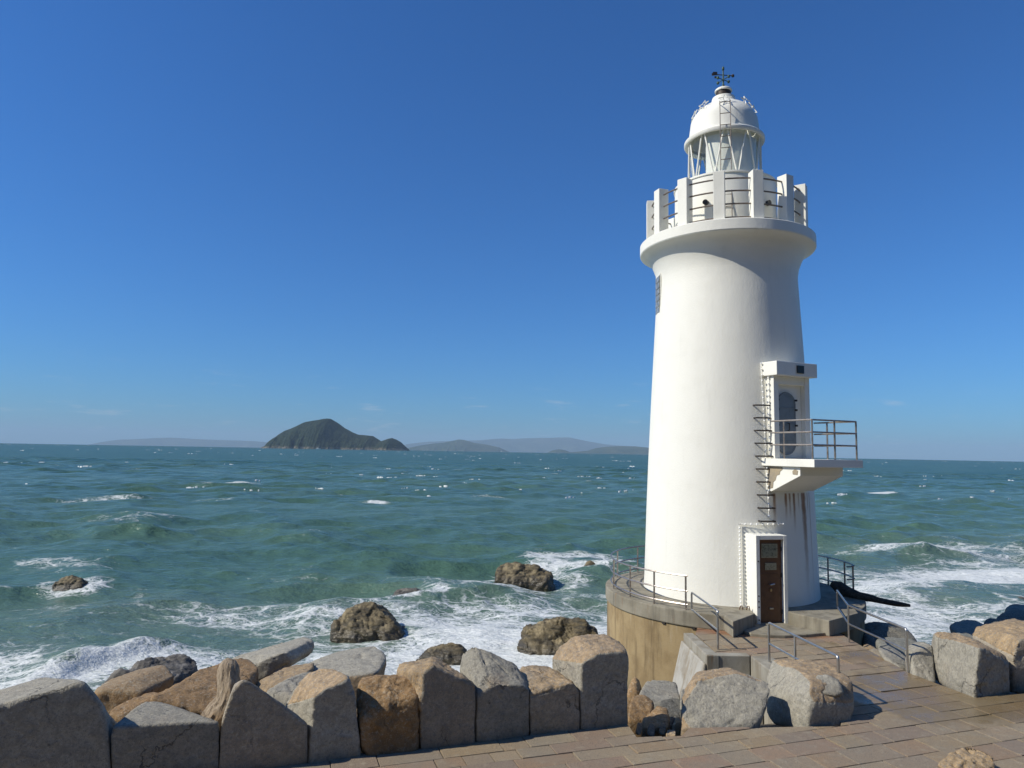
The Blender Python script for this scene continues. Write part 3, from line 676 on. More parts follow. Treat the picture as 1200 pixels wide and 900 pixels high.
# porch: two cheeks, lintel and back wall leave a recess for the hatch
pw = .625; rf = 2.33; ck = .17
p = MB()
p.box(bp((1.7 + rf) / 2, -pw + ck / 2, (zf + zpt) / 2), (rf - 1.7, ck, zpt - zf), AX)
p.box(bp((1.7 + rf) / 2, pw - ck / 2 - .0, (zf + zpt) / 2), (rf - 1.7, ck, zpt - zf), AX)
p.box(bp((1.7 + rf - .13) / 2, 0, (zf + zpt) / 2), (rf - 1.83, 2 * (pw - ck) - .004, zpt - zf - .004), AX)
p.box(bp((1.7 + rf) / 2 + .05, 0, zpt - .10), (rf - 1.72 - .1, 2 * (pw - ck) - .008, .20), AX)
p.build('porch', M['deck'], LH, bevel=.012)
cn = MB(); cn.box(bp((1.6 + 2.52) / 2, 0, (8.53 + 8.89) / 2), (.92, 1.41, .36), AX); canopy = cn.build('porch_canopy', M['deck'], LH, bevel=.02)
lp = MB(); lp.box(bp(2.535, .09, 8.71), (.03, .24, .20), AX); lp.build('canopy_lamp', M['black'], canopy, bevel=.008)
ct = MB(); ct.box(bp(2.71, 0, (zf + zpt - .2) / 2 + .0), (1.1 + 2 * .13 - .06, 2 * (pw - ck) - .01, zpt - .2 - zf), AX); cto = ct.build('recess_cutter', None)
cto.location = (0, 0, 0)
md = shaft_o.modifiers.new('recess', 'BOOLEAN'); md.operation = 'DIFFERENCE'; md.object = cto; md.solver = 'EXACT'
bpy.context.view_layer.update(); dg = bpy.context.evaluated_depsgraph_get()
me2 = bpy.data.meshes.new_from_object(shaft_o.evaluated_get(dg)); shaft_o.modifiers.clear(); shaft_o.data = me2; bpy.data.objects.remove(cto)
# oval-topped steel hatch
def stadium(hw, z0, z1, r, n=10):
    pts = []
    for c_z, a0 in ((z1 - hw, 0), (z0 + hw, PI)):
        for k in range(n + 1):
            a = a0 + PI * k / n; pts.append((hw * math.cos(a), c_z + hw * math.sin(a)))
    return pts
rh = rf - .13
hs = stadium(.27, zf + .14, zf + 1.66, 0); hp = MB(); n = len(hs); hc = -.11
V_ = [bp(rh + .002, x + hc, z) for x, z in hs] + [bp(rh + .05, x + hc, z) for x, z in hs]
hp.add(V_, [tuple(range(n, 2 * n)), tuple(range(n))[::-1]] + [(i, (i + 1) % n, n + (i + 1) % n, n + i) for i in range(n)])
for zz in (.45, .9, 1.3): hp.box(bp(rh + .055, hc, zf + zz), (.012, .46, .02), AX)
hatch = hp.build('steel_hatch', M['grey_hatch'], LH, bevel=.006)
fr_ = MB(); fr_.tube([bp(rh + .03, x * 1.06 + hc, (z - zf - .9) * 1.02 + zf + .9) for x, z in hs], .035, 6, closed=True); fr_.build('hatch_frame', M['grey_hatch'], hatch, smooth=True)
for zz in (.35, .85, 1.25, 1.5):
    for s in (-1, 1):
        h_ = MB(); h_.box(bp(rh + .05, hc + s * .31, zf + zz), (.07, .08, .05), AX); h_.build('hatch_dog', M['dark_iron'], hatch, bevel=.01)
hd = MB(); hd.tube([bp(rh + .06, hc + .02, zf + .72), bp(rh + .11, hc + .02, zf + .72), bp(rh + .11, hc + .02, zf + .9), bp(rh + .06, hc + .02, zf + .9)], .014, 6); hd.build('hatch_handle', M['dark_iron'], hatch, smooth=True)
# balcony slab and its wedge bracket
bs = MB(); bs.box(bp((1.8 + 3.71) / 2, 0, (6.25 + zf) / 2), (1.91, 1.63, zf - 6.25), AX); balc = bs.build('balcony_slab', M['deck'], LH, bevel=.012)
zb = [6.248, 6.035, 5.62]
side = [(1.9, zb[0]), (3.21, zb[0]), (3.21, zb[1]), (2.30, zb[2]), (1.9, zb[2])]
V_ = [bp(r, -.725, z) for r, z in side] + [bp(r, .725, z) for r, z in side]; n = 5
br = MB(); br.add(V_, [tuple(range(n)), tuple(range(n, 2 * n))[::-1]] + [(i, n + i, n + (i + 1) % n, (i + 1) % n) for i in range(n)]); bracket = br.build('balcony_bracket', M['deck'], LH, bevel=.01)
# spalled patch: thin shells of bare render on the bracket's left cheek
def patch(pts, off, th, seedz):
    q = MB(); k = len(pts); c_ = np.mean(np.array(pts), 0)
    V_ = [bp(r, -.725 - off, z) for r, z in pts] + [bp(c_[0] + (r - c_[0]) * .9, -.725 - off - th, c_[1] + (z - c_[1]) * .9) for r, z in pts]
    q.add(V_, [tuple(range(k, 2 * k)), tuple(range(k))[::-1]] + [(i, (i + 1) % k, k + (i + 1) % k, k + i) for i in range(k)]); return q
sp_ = [(2.18, 5.66), (2.34, 5.70), (2.36, 5.84), (2.44, 5.90), (2.48, 6.02), (2.58, 6.05), (2.60, 6.13), (2.68, 6.18), (2.66, 6.235), (2.18, 6.24)]
patch(sp_, .0, .008, 1).build('spalled_patch', M['chipped'], bracket)
patch([(2.98, 6.06), (3.13, 6.05), (3.15, 6.15), (3.05, 6.20), (2.97, 6.14)], .0, .008, 1).build('spalled_patch', M['chipped'], bracket)
# balcony railing
rl = [(2.35, -.74), (3.60, -.74), (3.60, .74), (2.35, .74)]
rb_ = MB()
for fz in (.34, .64, .93):
    rb_.tube([bp(r, t, zf + fz) for r, t in rl[:2]], .022, 6); rb_.tube([bp(r, t, zf + fz) for r, t in rl[1:3]], .022, 6); rb_.tube([bp(r, t, zf + fz) for r, t in rl[2:]], .022, 6)
brl = rb_.build('balcony_railing', M['steel'], LH, smooth=True)
for r, t in ((2.75, -.74), (3.60, -.74), (3.60, 0), (3.60, .74), (2.75, .74)):
    q = MB(); q.tube([bp(r, t, zf), bp(r, t, zf + .93)], .022, 6); q.build('post', M['steel'], brl, smooth=True)

# climbing rungs
RZ0, RZ1 = zT(608.5, 18), zT(475, 18)
for k in range(10):
    z_ = RZ0 + (RZ1 - RZ0) * k / 9; az = 6.2 - .8 * k / 9; rr = RT(z_); o2, t2, _ = axes(az)
    q = MB(); A = pol(az, rr, z_); q.tube([A - t2 * .19 - o2 * .06, A - t2 * .19 + o2 * .13, A + t2 * .19 + o2 * .13, A + t2 * .19 - o2 * .06], .021, 6)
    q.build('rung', M['dark_iron'], LH)
# entrance: projecting frame, brown door, plates
DA = 10.0; dr = 2.72; o_, t_, u_ = axes(DA); AXD = (o_, t_, u_)
_d = ray(905, 680); _e = np.array([0, 0, EYE]) - T * [1, 1, 0]; _k = (dr - _e[:2] @ o_[:2]) / (_d[:2] @ o_[:2]); T_OFF = float((_e + _k * _d)[:2] @ t_[:2])   # the door's centre along its wall
DO_, DT_ = o_, t_
def dp(r, t, z): return np.array([T[0], T[1], 0]) + DO_ * r + DT_ * (t + T_OFF) + u_ * z
zd0, zd1 = 2.46, 4.57; dwf = .41; jw = .095
q = MB()
for s in (-1, 1): q.box(dp((1.9 + dr) / 2, s * (dwf - jw / 2), (zd0 + zd1) / 2), (dr - 1.9, jw, zd1 - zd0), AXD)
q.box(dp((1.9 + dr) / 2, 0, zd1 - .05), (dr - 1.9 - .004, 2 * (dwf - jw) - .002, .10), AXD)
dfr = q.build('door_frame', M['white'], LH, bevel=.008)
q = MB(); q.box(dp(dr - .14, 0, (zd0 + zd1 - .1) / 2), (.06, 2 * (dwf - jw) - .004, zd1 - zd0 - .1), AXD)
q.box(dp(dr - .108, 0, zd0 + 1.18), (.012, .56, .025), AXD)
for s in (-1, 1):
    q.box(dp(dr - .106, s * .285, zd0 + 1.0), (.012, .03, 1.95), AXD)
door = q.build('entrance_door', M['door_brown'], LH, bevel=.004)
q = MB(); q.box(dp(dr - .098, -.01, zd0 + 1.735), (.02, .43, .34), AXD); pl_ = q.build('notice_plate', M['plate'], door, bevel=.006)
q = MB(); q.box(dp(dr - .086, -.01, zd0 + 1.735), (.008, .37, .27), AXD); q.build('notice_face', mat_plain('notice_print', (.24, .25, .18), .25, 0, 1.0, 14, .05, (.06, .065, .045)), pl_)
q = MB(); q.box(dp(dr - .098, .02, zd0 + 1.36), (.02, .30, .17), AXD); q.build('name_plate', M['plate'], door, bevel=.005)
q = MB(); q.tube([dp(dr - .10, -.02, zd0 + .93), dp(dr - .05, -.02, zd0 + .93), dp(dr - .05, .09, zd0 + .95)], .02, 8); q.build('door_handle', M['stainless'], door, smooth=True)
q = MB(); q.box(dp(dr - .095, .015, zd0 + .80), (.035, .05, .07), AXD); q.build('padlock', M['brass'], door, bevel=.01)
q = MB(); q.box(dp(dr - .095, .02, zd0 + .36), (.03, .10, .04), AXD); q.build('door_bolt', M['stainless'], door, bevel=.008)
for zz in (.28, 1.15, 1.78):
    q = MB(); q.tube([dp(dr - .10, .30, zd0 + zz - .05), dp(dr - .10, .30, zd0 + zz + .05)], .022, 8); q.build('door_hinge', M['dark_iron'], door)
for zz in (.12, .42, .55, .68, 1.5):
    q = MB(); q.box(dp(dr + .004, -dwf + .05, zd0 + zz), (.02, .03, .03), AXD); q.build('frame_bolt', M['dark_iron'], dfr, bevel=.006)
# strings of little bulbs
def bulbs(pts, outs, mount=True):
    q = MB(); q.tube(pts, .008, 5)
    for p_, o in zip(pts, outs):
        q.ball(p_ + o * .03, .026, 7, 5)
    return q
fr = lambda az, z: RT(z)
def string(a0, z0, a1, z1, n):
    pts, outs = [], []
    for k in range(n):
        a, z = a0 + (a1 - a0) * k / (n - 1), z0 + (z1 - z0) * k / (n - 1); pts.append(pol(a, fr(a, z) + .04, z)); outs.append(axes(a)[0])
    return bulbs(pts, outs)
azl = -math.degrees(math.asin((.55 - T_OFF) / 2.33)) + DA
azr = math.degrees(math.asin((.52 + T_OFF) / 2.33)) + DA
string(azl, Z_TOP + .05, azl, zd1 + .22, 22).build('bulb_string', M['bulb'], LH, smooth=True)
string(azl, zd1 + .22, azr + 1, zd1 + .24, 9).build('bulb_string', M['bulb'], LH, smooth=True)
string(7.8, 5.0, 6.2, 8.86, 27).build('bulb_string', M['bulb'], LH, smooth=True)
o_, t_, u_ = axes(BA)
pts = [bp(2.20, -.64, zf + .05 + 2.0 * k / 13) for k in range(14)]
bulbs(pts, [-t_] * 14).build('bulb_string', M['bulb'], LH, smooth=True)

# ------------------------------------------------------------------ plinth, step
PR = 3.42
# notch in front of the door, found on the plinth top
nA, nB, nC, nD = atz(885, 719, Z_TOP)[:2], atz(859, 728.5, Z_TOP)[:2], atz(927.5, 718, Z_TOP)[:2], atz(971.7, 727.5, Z_TOP)[:2]
nE = atz(1007, 718, Z_TOP)[:2]; fL, fR = dp(2.4, -.43, 0)[:2], dp(2.4, .43, 0)[:2]
def plinth_poly(rad, front=True):
    if not front: return [np.array([T[0] + rad * math.sin(x), T[1] - rad * math.cos(x)]) for x in np.linspace(0, 2 * PI, 120, endpoint=False)]
    c0 = math.atan2(nE[0] - T[0], -(nE[1] - T[1])) + .10; c1 = 2 * PI - R(19)
    return [fL, fR, nC, nD, nE] + [np.array([T[0] + rad * math.sin(x), T[1] - rad * math.cos(x)]) for x in np.linspace(c0, c1, 90)] + [nB, nA]
PL = empty('plinth', (T[0], T[1], 0), 'round ochre stained concrete plinth with a grey rim under the white tower', 'plinth')
q = MB(); q.prism(plinth_poly(PR), Z_TOP - .355, Z_TOP); q.build('rim', M['lip'], PL, bevel=.025)
q = MB(); q.prism(plinth_poly(PR - .045, False), -1.2, Z_TOP - .358); q.build('wall', M['wall'], PL)
# doorstep with a curved nose
nose = [atz(x, y, 2.5)[:2] for x, y in ((862, 739), (880, 741.5), (900, 743.3), (920, 743.8), (945, 742.8), (968, 740.5))]
q = MB(); q.prism([fR, fL, nA, nA + (nB - nA) * .55] + nose[1:5] + [nC + (nD - nC) * .9, nC], 2.30, 2.488); q.build('doorstep', M['lip'], PL, bevel=.02)
for (az, z_) in ((-44, 2.42), (-31, 2.42), (-15, 2.40), (-9, 2.40)):
    q = MB(); o2, t2, u2 = axes(az); q.box(pol(az, PR - .035, z_), (.04, .09, .12), (o2, t2, u2)); q.build('rusty_bracket', M['dark_iron'], PL, bevel=.01)
for k in range(4):
    az = -12 + 1.8 * k; q = MB(); A = pol(az, 2.62, Z_TOP); q.tube([A, A + np.array([.03 * (-1) ** k, -.02, .10])], .012, 5); q.build('anchor_stub', M['door_brown'], PL)

# small stair with cheeks beside the ramp
ST = empty('concrete_stair', atz(861, 790, 1.9), 'short concrete side stair with peeling white cheek between plinth and tan boulder', 'stair')
s0, s1, s2, s3 = atz(812, 741.5, 2.47)[:2], atz(843, 768, 2.47)[:2], atz(879.5, 768.5, 2.47)[:2], atz(908, 790, 2.47)[:2]
dv = (s1 - s0) / np.linalg.norm(s1 - s0); pn = np.array([dv[1], -dv[0]])
if pn[0] > 0: pn = -pn
q = MB(); q.prism([s0, s1, s1 + pn * .26 + dv * .0, s0 + pn * .22], 1.0, 2.47); lc = q.build('cheek_wall', M['conc'], ST, bevel=.02)
V_ = []
for p_, zt2, w2 in ((s0, 2.40, .225), (s1, 2.40, .265)):
    V_ += [np.array([*(p_ + pn * w2), 2.30]), np.array([*(p_ + pn * (w2 + .05)), 2.30]), np.array([*(p_ + pn * (w2 + .5) + dv * .15), .6]), np.array([*(p_ + pn * w2), .6])]
q = MB(); q.add(V_, [(0, 1, 2, 3), (4, 7, 6, 5), (0, 4, 5, 1), (1, 5, 6, 2), (2, 6, 7, 3), (3, 7, 4, 0)]); q.build('peeling_skirt', M['peel'], ST, bevel=.03)
q = MB(); q.prism([s2, s3, s3 + np.array([.45, .1]), s2 + np.array([.42, .1])], 1.0, 2.465); q.build('cheek_wall', M['conc'], ST, bevel=.02)
e = (s2 - s1) / np.linalg.norm(s2 - s1); fn = np.array([e[1], -e[0]]); fn = fn if fn[1] < 0 else -fn
q = MB(); q.prism([s1 - fn * .25, s2 - fn * .25, s2 - fn * .02, s1 - fn * .02], 2.0, 2.46); q.prism([s1 - fn * .015, s2 - fn * .015, s2 + fn * .32, s1 + fn * .32], .8, 1.92); q.prism([s1 + fn * .325, s2 + fn * .325, s2 + fn * .65, s1 + fn * .65], .8, 1.72)
q.build('step', M['conc'], ST, bevel=.015)

# ------------------------------------------------------------------ railings
def arc(az0, az1, r, z, n=24): return [pol(az0 + (az1 - az0) * k / n, r, z) for k in range(n + 1)]
def az_of(px, py, z): p = atz(px, py, z); return math.degrees(math.atan2(p[0] - T[0], -(p[1] - T[1])))
RR = 3.27
RLg = empty('curved_railing', pol(-110, RR, Z_TOP), 'rusty three rail curved railing on the seaward left edge of the plinth', 'railing')
aend = az_of(796, 718, Z_TOP); posts = [aend, az_of(754, 710, Z_TOP), az_of(726.7, 700.7, Z_TOP), az_of(713.5, 690, Z_TOP), -118, -140, -162]
if posts[3] > 0: posts[3] -= 360
q = MB()
for fz in (.12, .44, .80): q.tube(arc(aend + .8, -172, RR, Z_TOP + fz, 40), .022, 6)
q.build('rail', M['steel'], RLg, smooth=True)
for a in posts:
    q = MB(); q.tube([pol(a, RR, Z_TOP), pol(a, RR, Z_TOP + .80)], .024, 6); q.build('post', M['steel'], RLg, smooth=True)
RRg = empty('curved_railing', pol(110, RR, Z_TOP), 'curved railing with looped end on the right plinth edge beside the black timber', 'railing')
q = MB(); ae = 79
for fz in (.14, .46, .80):
    lp_ = arc(ae, 172, RR, Z_TOP + fz, 36)
    q.tube([pol(ae + 1.5, RR - .16, Z_TOP + fz - .05), pol(ae - .6, RR - .10, Z_TOP + fz - .03)] + lp_, .022, 6)
q.build('rail', M['steel'], RRg, smooth=True)
for a in (ae + 2, ae + 12, ae + 26, ae + 42, ae + 60):
    q = MB(); q.tube([pol(a, RR, Z_TOP), pol(a, RR, Z_TOP + .80)], .024, 6); q.build('post', M['steel'], RRg, smooth=True)
def bend(pts, r=.12, n=5):
    out = [np.array(pts[0])]
    for a, b_, c in zip(pts[:-2], pts[1:-1], pts[2:]):
        a, b_, c = map(np.array, (a, b_, c)); d1 = (a - b_) / np.linalg.norm(a - b_); d2 = (c - b_) / np.linalg.norm(c - b_)
        p0, p1 = b_ + d1 * r, b_ + d2 * r
        for k in range(n + 1):
            s = k / n; out.append((1 - s) ** 2 * p0 + 2 * s * (1 - s) * b_ + s * s * p1)
    out.append(np.array(pts[-1])); return out
ZR = Z_PAVE + .80
def handrail(label, top, foot_first, foot_last, extra=(), z_first=None):
    """top: plan points of the rail; posts drop at the ends that have a foot"""
    P_ = [np.array([p[0], p[1], ZR]) for p in top]; zm = Z_PAVE + .40
    g = empty('handrail', (P_[-1][0], P_[-1][1], Z_PAVE), label, 'handrail', 'steel handrails on the ramp')
    z0 = Z_PAVE - .02 if foot_first else zm
    pts = [P_[0] * [1, 1, 0] + [0, 0, z0]] + P_ + [P_[-1] * [1, 1, 0] + [0, 0, Z_PAVE - .02]]
    q = MB(); q.tube(bend(pts, .06), .024, 8); q.build('rail_loop', M['stainless'], g, smooth=True, angle=60)
    q = MB(); q.tube([p * [1, 1, 0] + [0, 0, zm] for p in P_], .020, 8); q.build('mid_rail', M['stainless'], g, smooth=True)
    for e_ in extra:
        q = MB(); q.tube([(e_[0], e_[1], Z_PAVE - .02), (e_[0], e_[1], ZR)], .022, 8); q.build('post', M['stainless'], g, smooth=True)
    return g
def rz(x, y): return atz(x, y, ZR)
n0 = a2(841.5, 761.5); dirr = rz(810.7, 695)[:2] - rz(841.5, 717)[:2]
handrail('stainless handrail stub running from the plinth rim down beside the stair', [n0 + dirr, n0], False, True)
m0 = a2(901.7, 778.7); m1 = m0 + (rz(984, 772)[:2] - rz(901.7, 731.5)[:2]) * 1.0
handrail('stainless handrail in the middle of the ramp ending at the big tan topped block', [m0, m1], True, True, [m0 + (m1 - m0) * .42])
k1, k2 = a2(995, 753), a2(1064, 787.4); k0 = k1 + (rz(981.7, 692)[:2] - rz(995, 710)[:2])
handrail('stainless handrail bent around the right edge of the ramp toward the wet paving', [k0, k1, k2], False, True, [k1])
# black timber on the far edge of the plinth
lgA, lgB = atz(975, 691, Z_TOP + .12), atz(1066, 711, 2.78)
b0 = np.array([lgA[0], lgA[1], Z_TOP + .15]); b1 = np.array([lgB[0], lgB[1], 2.80])
pts = [b0 + (b1 - b0) * s + np.array([.02 * math.sin(9 * s), 0, -.03 * math.sin(PI * s) + .012 * math.sin(14 * s)]) for s in np.linspace(0, 1, 12)]
rr = [.09, .15, .155, .14, .12, .10, .085, .075, .068, .062, .055, .035]
pts[0] += np.array([.0, 0, .14]); pts[1] += np.array([-.01, 0, .06])
q = MB(); q.tube(pts, rr, 12); vv = np.array(q.v); dn = fbm(vv * np.array([3., 6, 9]), 4)[:, None] * .07; cc = np.repeat(np.array(pts), 12, 0); q.v = [tuple(x) for x in vv + (vv - cc) * dn * 6]
tag(q.build('timber_log', M['charred'], None, lgA, smooth=True, angle=50), 'long black timber lying across the plinth edge and jutting out over the surf', 'log')

# ------------------------------------------------------------------ boulders
def ico(n):
    bm = bmesh.new(); bmesh.ops.create_icosphere(bm, subdivisions=n, radius=1)
    v = np.array([x.co[:] for x in bm.verts]); f = [tuple(x.index for x in q.verts) for q in bm.faces]; bm.free(); return v, f
ICO = {n: ico(n) for n in (3, 4, 5, 6)}
def stone(name, pts, mat, label, cat='boulder', group=None, p=260, res=5, amp=.02, freq=1.6, edge=.05, nat=None, nat_amp=.03, ridged=0., seed=0, kind=None, facets=7, cut=(.93, .99)):
    """a rounded, chipped stone around the convex hull of world points; nat(n) says how weathered a face with normal n is"""
    pts = np.array(pts, float); bm = bmesh.new()
    for q in pts: bm.verts.new(q)
    r_ = bmesh.ops.convex_hull(bm, input=bm.verts); bm.normal_update()
    NN, HH = [], []
    hv = np.array([v.co[:] for v in bm.verts if v.link_faces]); c = (hv.min(0) + hv.max(0)) / 2 * .5 + hv.mean(0) * .5
    for f in bm.faces:
        n = np.array(f.normal[:]); 
        if f.calc_area() < 1e-5: continue
        h = n @ (np.array(f.verts[0].co[:]) - c)
        if h < 0: n, h = -n, -h
        if any(n @ m > .996 for m in NN): continue
        NN.append(n); HH.append(max(h, .02))
    bm.free(); NN, HH = np.array(NN), np.array(HH)
    ext = (hv.max(0) - hv.min(0)) / 2
    v, f = ICO[res]; d = v * ext; d /= np.linalg.norm(d, axis=1)[:, None]
    fr_ = np.random.default_rng(seed * 131 + 5)
    if facets:
        N0 = len(NN); dots = d @ NN.T; r0 = np.where(dots > 1e-4, HH[None] / np.maximum(dots, 1e-4), 1e9).min(1); P0 = d * r0[:, None]
        fn_ = fr_.normal(size=(facets, 3)); fn_ /= np.linalg.norm(fn_, axis=1)[:, None]
        fh = (P0 @ fn_.T).max(0) * fr_.uniform(cut[0], cut[1], facets); natb = nat
        NN = np.vstack([NN, fn_]); HH = np.concatenate([HH, np.maximum(fh, .02)])
    dots = d @ NN.T; inv = np.where(dots > 1e-4, dots / HH[None], 0)
    wp = inv ** p; s = wp.sum(1); r = s ** (-1 / p); w = wp / s[:, None]
    r = r * (1 + .5 / p)
    pos = c + d * r[:, None]; nrm = w @ NN; nrm /= np.linalg.norm(nrm, axis=1)[:, None]
    natv = np.zeros(len(d))
    if nat is not None: natv = w @ np.array([nat(n) for n in NN])
    eg = np.clip((1 - w.max(1)) * 2, 0, 1)
    sd = np.array([seed * 7.7, seed * 3.1, seed * 5.3]); q = pos + sd
    n1 = fbm(q * freq * .8, 2, .5); n2 = fbm(q * freq * 4, 4, .58); n3 = fbm(q * freq * 2.6 + 9, 3, .5)
    n4 = fbm(q * freq * 9, 3, .6)
    n5 = fbm(q * freq * 5, 3, .6); dis = amp * n1 * 1.6 + amp * .34 * n4 - edge * .8 * eg * np.abs(n5) - edge * .5 * eg * np.clip(n4, 0, 1) + (amp * .35 + nat_amp * natv) * n2 - edge * eg * np.clip(n3, 0, 1) * 1.1
    if ridged:
        ca, sa = math.cos(.6 + seed), math.sin(.6 + seed); ux = q[:, 0] * ca + q[:, 2] * sa; uz = -q[:, 0] * sa + q[:, 2] * ca
        st = np.stack([ux * .55, q[:, 1] * .7, uz * 1.9], -1) + .45 * n1[:, None]
        big_ = fbm(st * freq * .55 + 3, 2, .5); fine = fbm(st * freq * 1.5, 5, .62)
        dis = dis + ridged * (1.5 * np.round(big_ * 3.2 + .5 * fine) / 3.2 * .55 + .55 * big_ + .62 * fine - .28 * np.abs(fine))
    pos = pos + nrm * dis[:, None]
    org = np.array([c[0], c[1], hv[:, 2].min()])
    me = bpy.data.meshes.new(name); me.from_pydata((pos - org).tolist(), [], f)
    me.polygons.foreach_set('use_smooth', np.ones(len(f), dtype=bool)); add_attr(me, 'w', natv)
    o = mesh_obj(name, me, mat, None, org)
    return tag(o, label, cat, group, kind)
top_tan = lambda lo=.45: (lambda n: 1.0 if n[2] > lo else .12)
BN = np.array([-rowN[0] * -1, rowN[1], 0]) if False else np.array([rowN[0], rowN[1], 0])
def on_row(x, y, off=0.):          # pixel on the vertical plane of the row's front, moved back by off metres
    d = ray(x, y); P0 = np.array([rowA[0], rowA[1], 0]) + BN * off; k = ((P0 - [0, 0, EYE]) @ BN) / (d @ BN); return np.array([0, 0, EYE]) + d * k
def row_stone(label, front, top, mat='granite', depth=1.0, foot=True, lean=(), **kw):
    """front: outline of the face toward the walk; top: (x, y, metres behind the front) of the visible upper edge"""
    P_ = []
    for q in front:
        P_.append(on_row(q[0], q[1], q[2] if len(q) > 2 else 0.))
    if foot:
        zmin = Z_PAVE - .06
        low = sorted(P_, key=lambda a: a[2])[:2]
        for a in low: P_.append(np.array([a[0], a[1], zmin]))
    for q in top: P_.append(on_row(*q))
    zt = np.mean([a[2] for a in P_ if a[2] > Z_PAVE + .3]) if foot else None
    back = [a + BN * depth for a in P_ if a[2] < Z_PAVE + .35] if foot else []
    P_ += back
    if foot and not top: P_ += [a + BN * depth * .7 - np.array([0, 0, .15]) for a in P_ if a[2] > Z_PAVE + .35]
    return stone('boulder', P_, M[mat], label, 'boulder', 'cut boulders along the edge of the walk', **kw)
row_stone('largest grey block at the left end of the row with a broad sloping pale top', [(-32, 838), (0, 827.5), (27, 818.5), (67, 812), (97, 799.5), (115, 816), (123, 840), (129, 905), (14, 915), (-4, 850)], [(-30, 822, .8), (8, 809, .9), (43, 794, 1.0), (58, 793, 1.0), (92, 796, .5)], 'granite', 1.1, seed=1, res=6, amp=.014, edge=.07)
row_stone('low grey block with a flat rough pale top, second from the left end', [(130, 853.5), (162, 858.5), (206, 855), (256, 845), (256, 905), (134, 905)], [(140, 845, .3), (170, 821, .95), (181, 820.5, .95), (236, 838, .5)], 'granite', 1.0, seed=2, res=6, amp=.012, edge=.06)
row_stone('shaded pyramid shaped block leaning against the upright driftwood stump', [(259, 846), (277, 803), (285, 795.5), (299, 802), (331, 827), (358, 846.5), (360, 899), (256, 905)], [(276, 799, .5), (262, 838, .3), (292, 799, .5)], 'granite_warm', .9, seed=3, res=6, amp=.016, edge=.05)
row_stone('upright block with an orange rounded shoulder and a pale left face', [(365, 852), (367, 817), (385, 804), (410, 793.5), (416, 812), (423, 888), (364, 893)], [(390, 781.5, .75), (372, 783, .8), (360, 787, .8), (349, 800, .8), (334, 826, .75), (334, 860, .7)], 'granite', .85, nat=lambda n: 1. if n[2] > .5 else .1, seed=4, res=6, edge=.06)
row_stone('rounded all-orange sandstone block, narrowest in the row', [(425, 850), (431, 836), (460, 826), (490, 816), (491, 873), (426, 882)], [(419, 801, .36), (430, 795.5, .42), (484, 792.5, .42), (491, 800, .36), (424, 794, .8), (480, 791, .8)], 'sandstone', .9, nat=lambda n: .75, nat_amp=.05, p=26, seed=5, res=6, edge=.03)
row_stone('dark faced block whose ragged tan crest drops to the right', [(494, 812), (495, 788), (507, 780), (538, 796.5), (557, 802), (556, 867.5), (492.5, 872.5)], [(464, 785, .7), (467, 777.5, .8), (508, 768.5, .95), (512, 777.5, .6), (464, 800, .7), (500, 770, .9)], 'granite_warm', .9, nat=lambda n: 1. if n[2] > .4 or n[0] < -.7 else 0., seed=6, res=6, edge=.06, nat_amp=.035)
row_stone('steep ridged block with a rough speckled sloping face and a pale left flank', [(560, 812), (568, 809.5), (578, 801.5), (613, 803.5), (621, 808), (620, 865), (559, 871)], [(555, 756.5, .75), (541, 763.5, .85), (537, 786, .75), (600, 775, .55), (620, 803, .3), (563, 759, .7)], 'granite', .95, nat=lambda n: .3 if n[2] > .3 else 0., nat_amp=.04, seed=7, res=6, edge=.05)
row_stone('low flat topped tan block beside the tallest block at the right end', [(622, 811), (638, 807.5), (661, 804), (672, 800), (680, 811), (679, 859), (621, 864)], [(612, 780, .8), (641, 779.5, .85), (660, 787, .75), (673, 797, .35), (608, 786, .6)], 'granite_warm', .95, nat=lambda n: .55 if n[2] > .4 else 0., seed=8, res=6)
row_stone('tallest block at the right end of the row with a tan crown', [(683, 775), (700, 767), (734, 763), (737, 775), (735.5, 849), (681, 857.5)], [(672, 745, .95), (690, 742.5, 1.0), (710, 743, .95), (730, 756, .5), (655, 757, .9), (646, 772, .85), (648, 800, .8)], 'granite', .95, nat=lambda n: .8 if n[2] > .5 else .05, seed=9, res=6, edge=.04)

def free_stone(name, label, pix, Y, thick, mat, zfoot=None, group='loose rocks of the rubble slope', nback=(.25, .97), shrink=.8, drop=None, cat='rock', **kw):
    """pix: visible outline (x, y[, metres behind Y]); the body goes back by thick metres"""
    P_ = [atY(q[0], q[1], Y + (q[2] if len(q) > 2 else 0.)) for q in pix]; P_ = np.array(P_); c = P_.mean(0)
    bk = c + (P_ - c) * shrink + np.array([nback[0] * thick, nback[1] * thick, 0])
    allp = list(P_) + list(bk)
    if zfoot is not None:
        lo = [p_ for p_ in allp if p_[2] < c[2]]
        allp += [np.array([p_[0], p_[1], min(zfoot, p_[2])]) for p_ in lo]
    return stone(name, allp, M[mat], label, cat, group, **kw)
